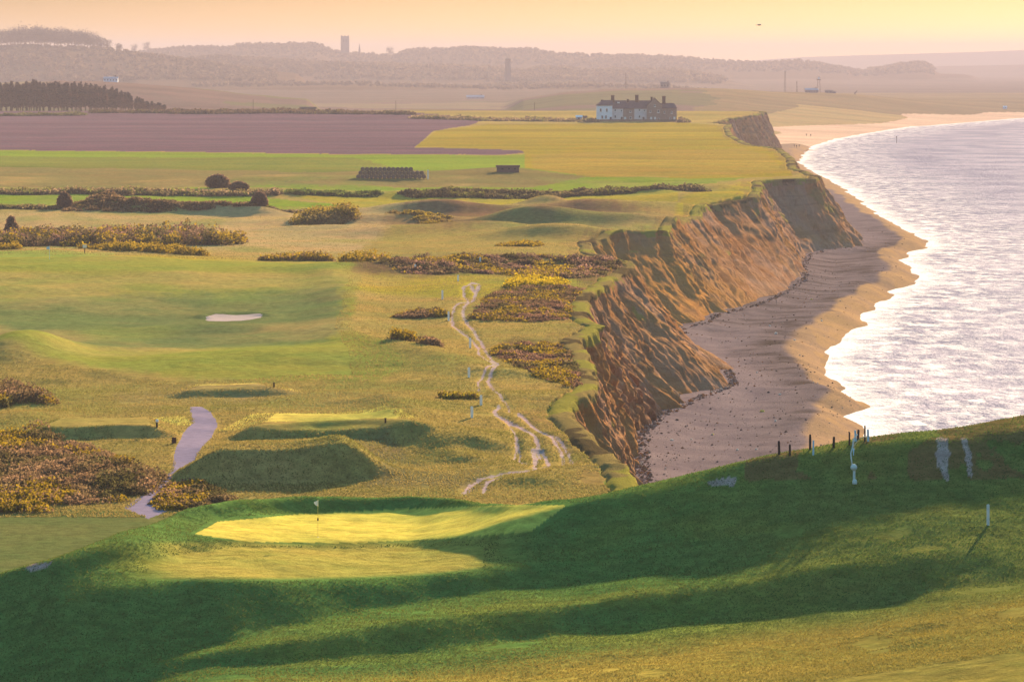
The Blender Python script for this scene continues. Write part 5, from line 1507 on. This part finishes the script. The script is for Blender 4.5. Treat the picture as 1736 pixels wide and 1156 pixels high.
for row in range(3):
    for px in np.arange(-120, 300, 8.2):
        px_ = px + rng.uniform(-3.5, 3.5) + row * 3; Yr = 2745 + row * 16 + rng.uniform(-4, 4)
        X, Y, z = on_ground(px_, Yr); s = Y / 8470
        top = ip(px_, top_line) + rng.uniform(-1.5, 5.5) + row * .3
        hh = 52 + (100 - top) * s - z
        if hh < 2.5: continue
        if px_ < -6 or px_ > 299: 
            if px_ < -60: continue
        k = int(rng.integers(0, 4)); sc_ = hh / 14.0
        wv = max(sc_, .62)
        if k not in used_p: used_p.add(k); o = pines[k]; o.location = (X, Y, z); o.scale = (wv, wv, sc_); 
        else: o = clone(pines[k], (X, Y, z), rng.uniform(0, 6), None, (wv, wv, sc_))
        small = px_ > 236
        o['label'] = ('one of the small pines at the low right tail of the plantation' if small else ('dark pine tree in the front row of the plantation at the upper left' if row == 0 else 'dark pine tree inside the plantation behind its front row'))
        o['group'] = 'small pines of the plantation tail' if small else ('front row pines' if row == 0 else 'inner pines of the plantation')
        cnt += 1
bares = [tree_proto('bare', 400 + i) for i in range(3)]
used_b = set()
spec = [(-8, 55, 7200), (2, 56, 7230), (18, 55, 7240), (30, 54, 7235), (43, 53, 7240), (55, 53, 7220), (65, 52, 7235), (75, 54, 7240), (86, 53, 7230), (98, 55, 7235), (110, 56, 7240), (122, 57, 7230), (133, 58, 7235), (144, 60, 7240), (154, 62, 7230), (165, 64, 7220), (12, 53, 7200), (25, 49, 7200), (36, 48, 7200), (50, 49, 7200), (60, 48, 7200), (70, 49, 7200), (80, 50, 7200), (92, 49, 7200), (103, 51, 7200), (116, 53, 7200), (127, 53, 7200), (138, 54, 7200), (149, 57, 7200), (158, 58, 7200), (172, 66, 7200), (182, 68, 7200), (202, 74, 7300), (228, 77, 10400), (249, 73, 10400), (632, 88, 10400), (661, 82, 10400), (395, 79, 10400)]
for i, (px, top, D) in enumerate(spec):
    Yc = crestY(px, D, 400); X, Y, z = on_ground(px, Yc); s = Y / 8470
    hh = 52 + (100 - top) * s - z + 2
    k = i % 3; sc_ = hh / 14; wv = max(sc_, .9) * (1.0 if D < 8000 else .9)
    if k not in used_b: used_b.add(k); o = bares[k]; o.location = (X, Y, z - 2); o.scale = (wv, wv, sc_)
    else: o = clone(bares[k], (X, Y, z - 2), i * 1.3, None, (wv, wv, sc_))
    i -= 16
    if i < 17: o['label'] = 'bare branched tree in the row crowning the hill at the upper left'; o['group'] = 'bare trees crowning the left hill'
    else:
        o['label'] = {17: 'small bare tree on the dip right of the left hill', 18: 'round bare tree alone on the skyline dip right of the left hill', 19: 'small skyline tree right of the church turret', 20: 'round skyline tree between the church and the next wood', 21: 'skyline tree at the left end of the wood behind the church'}[i]
        o['group'] = 'single skyline trees'
# far woods that read as one mass
def wood(name, label, D, W, px0, px1, n, hpx, cols, size, seed, spread=1.0):
    r_ = np.random.default_rng(seed); P = []; C = []
    px = r_.uniform(px0, px1, n); Yc = D + r_.uniform(-1, .35, n) * W * spread
    a = (px - 868) / KF; X = a * Yc; z = height(X, Yc)
    k = 26; s = Yc / 8470
    hh = hpx * s * r_.uniform(.55, 1.15, n) * (1 + .5 * fbm(X, Yc, 90, 400, 2, seed))
    q = r_.normal(size=(n, k, 3)); q /= np.linalg.norm(q, axis=2)[..., None]; q *= r_.uniform(.5, 1, (n, k, 1))
    P = np.stack([X[:, None] + q[..., 0] * hh[:, None] * .62, Yc[:, None] + q[..., 1] * hh[:, None] * .6, z[:, None] + hh[:, None] * .5 + q[..., 2] * hh[:, None] * .5], -1).reshape(-1, 3)
    C = np.repeat(np.array(cols)[r_.integers(0, len(cols), n)], k, 0) * r_.uniform(.7, 1.3, (n * k, 1))
    o = leaf_mesh(name, P, r_.uniform(.6, 1.3, n * k) * size, C); tag(o, label, 'wood', kind='stuff')
wc = [(.11, .08, .075), (.09, .075, .07), (.12, .09, .075)]
wood('distant_wood', 'wooded slope of the hill at the upper left', 7200, 600, -150, 470, 1700, 6.5, wc, 2.0, 501)
wood('distant_wood', 'belt of trees in front of the church skyline', 8300, 500, 250, 1230, 2200, 7.0, wc, 2.2, 502)
wood('distant_wood', 'woods along the main skyline', 10500, 700, 200, 1580, 2600, 5.5, wc, 2.6, 503)
wood('distant_wood', 'hazy trees round the foot of the windmill', 7150, 90, 560, 1010, 420, 10, [(.10, .08, .075)], 2.0, 507)
wood('distant_wood', 'thin hazy tree belt along the low plain', 6450, 130, 330, 1250, 520, 5.0, [(.12, .09, .085)], 1.8, 504)
wood('distant_wood', 'dark wood on the coastal hill at the far right', 10500, 500, 1470, 1576, 300, 8, wc, 2.4, 505)

# ------------------------------------------------------------------ rough grass standing on the ground sheets
def grass(name, label, n, u0, u1, y0, y1, hh, wd, cols, seed, avoid=None):
    r_ = np.random.default_rng(seed)
    inv = r_.uniform(1 / y1, 1 / y0, n); y = 1 / inv; x = (r_.uniform(u0, u1, n) - 868) / KF * y
    keep = fbm(x, y, 3.5, 4.5, 3, seed) > -.5
    x, y = x[keep], y[keep]
    ed = edge_dist(x, y); z = height(x, y, ed); fgm = fgz(x, y) + .3 > base_height(x, y)
    k = avoid(x, y, z, ed, fgm); x, y, z = x[k], y[k], z[k]
    m = len(x); a = r_.uniform(0, math.pi, m); h = r_.uniform(.4, 1.1, m) * hh; w = r_.uniform(.6, 1.3, m) * wd
    dx, dy = np.cos(a) * w, np.sin(a) * w; lx, ly = r_.normal(size=m) * h * .45, r_.normal(size=m) * h * .45
    z = z - .02
    V = np.stack([np.c_[x - dx, y - dy, z], np.c_[x + dx, y + dy, z], np.c_[x + lx + dx * .3, y + ly, z + h], np.c_[x + lx - dx * .3, y + ly + .01, z + h * .9]], 1).reshape(-1, 3)
    i = np.arange(m) * 4; Fc = np.concatenate([np.stack([i, i + 1, i + 2], 1), np.stack([i, i + 2, i + 3], 1)])
    t = np.clip(.5 + .9 * fbm(x, y, 7, 9, 3, seed + 3) + .25 * r_.normal(size=m), 0, 1)[:, None]
    C = np.array(cols[0]) * (1 - t) + np.array(cols[1]) * t
    if len(cols) > 2:
        px_, py_ = project(x, y, z); dr = (sstep(8, 50, py_ - np.interp(px_, KN, LN[1])) * (.75 + .25 * t[:, 0]))[:, None]  # painted sunlight: tufts on the nearest bank turn golden
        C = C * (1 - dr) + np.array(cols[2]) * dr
    C = C * r_.uniform(.42, .78, (m, 1))
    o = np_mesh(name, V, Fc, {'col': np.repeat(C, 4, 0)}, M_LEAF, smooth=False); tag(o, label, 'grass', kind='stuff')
def av_fg(x, y, z, ed, fgm):
    px, py = project(x, y, z)
    g = in_poly(px, py, np.array([(322, 905), (360, 880), (500, 868), (700, 858), (860, 852), (990, 852), (910, 905), (780, 916), (600, 926), (420, 924)]))
    fw = (py > np.interp(px, KN, LN[5])) & (py < np.interp(px, KN, LN[4])) & (px > 250) & (px < 820)
    return fgm & ~g & ~fw
grass('rough_grass', 'rough grass on the foreground hill', 330000, -80, 1830, 226, 330, .085, .035, ((.080, .155, .045), (.155, .175, .050), (.34, .255, .065)), 601, av_fg)
def av_pl(x, y, z, ed, fgm):
    a, b = 8000 * x / y + 14 * fbm(x, y, 6, 14, 3, 701), 400000.0 / y + 6 * fbm(x, y, 6, 14, 3, 702)
    bad = in_poly(a, b, PATHP) | in_poly(a, b, norm_poly([(-200, 440), (560, 446), (590, 480), (570, 560), (600, 640), (300, 648), (-200, 600)]))
    for P, w_ in TRKN: bad |= nd(a, b, P) < w_ * 1.5 + .6
    for P, h_, s_ in PLATF[:3]: bad |= soft_poly(x, y, P, .5) > .5
    return ~fgm & (ed > 2.0) & ~bad & (((x - bkx) / 5) ** 2 + ((y - bky) / 12) ** 2 > 1)
grass('rough_grass', 'tussocky rough grass across the course', 420000, -80, 1120, 385, 1150, .15, .055, ((.19, .18, .05), (.36, .27, .10)), 602, av_pl)

# ------------------------------------------------------------------ gull
p = at(1287, 43, 620)
t = thing('gull', 'pale gull gliding in the sky above the coast', 'bird', (p.x, p.y, p.z), .3)
b = MB()
b.tube([((.30, 0, .0), .01), ((.22, 0, .01), .045), ((.08, 0, 0), .075), ((-.12, 0, 0), .06), ((-.30, 0, .0), .02), ((-.42, 0, .0), .035)], 10); b.build('body', mat('gull_white', (.42, .36, .34), .8, .1), t, True)
for sgn in (-1, 1):
    w = MB(); pr = [(0, .12, 0), (.25, .11, .08), (.5, .07, .10), (.72, .02, .02)]
    for d_, c_, zz in pr: w.V += [(c_ * .9 + .02, sgn * d_ * .6 + sgn * .02, zz + .012), (-c_ - .02, sgn * d_ * .6 + sgn * .02, zz), (c_ * .9 + .02, sgn * d_ * .6 + sgn * .02, zz - .012)]
    for i in range(3):
        a = i * 3; w.F += [[a, a + 1, a + 4, a + 3], [a + 1, a + 2, a + 5, a + 4], [a + 2, a, a + 3, a + 5]]
    w.build('wing', mat('gull_white', (.42, .36, .34)), t)
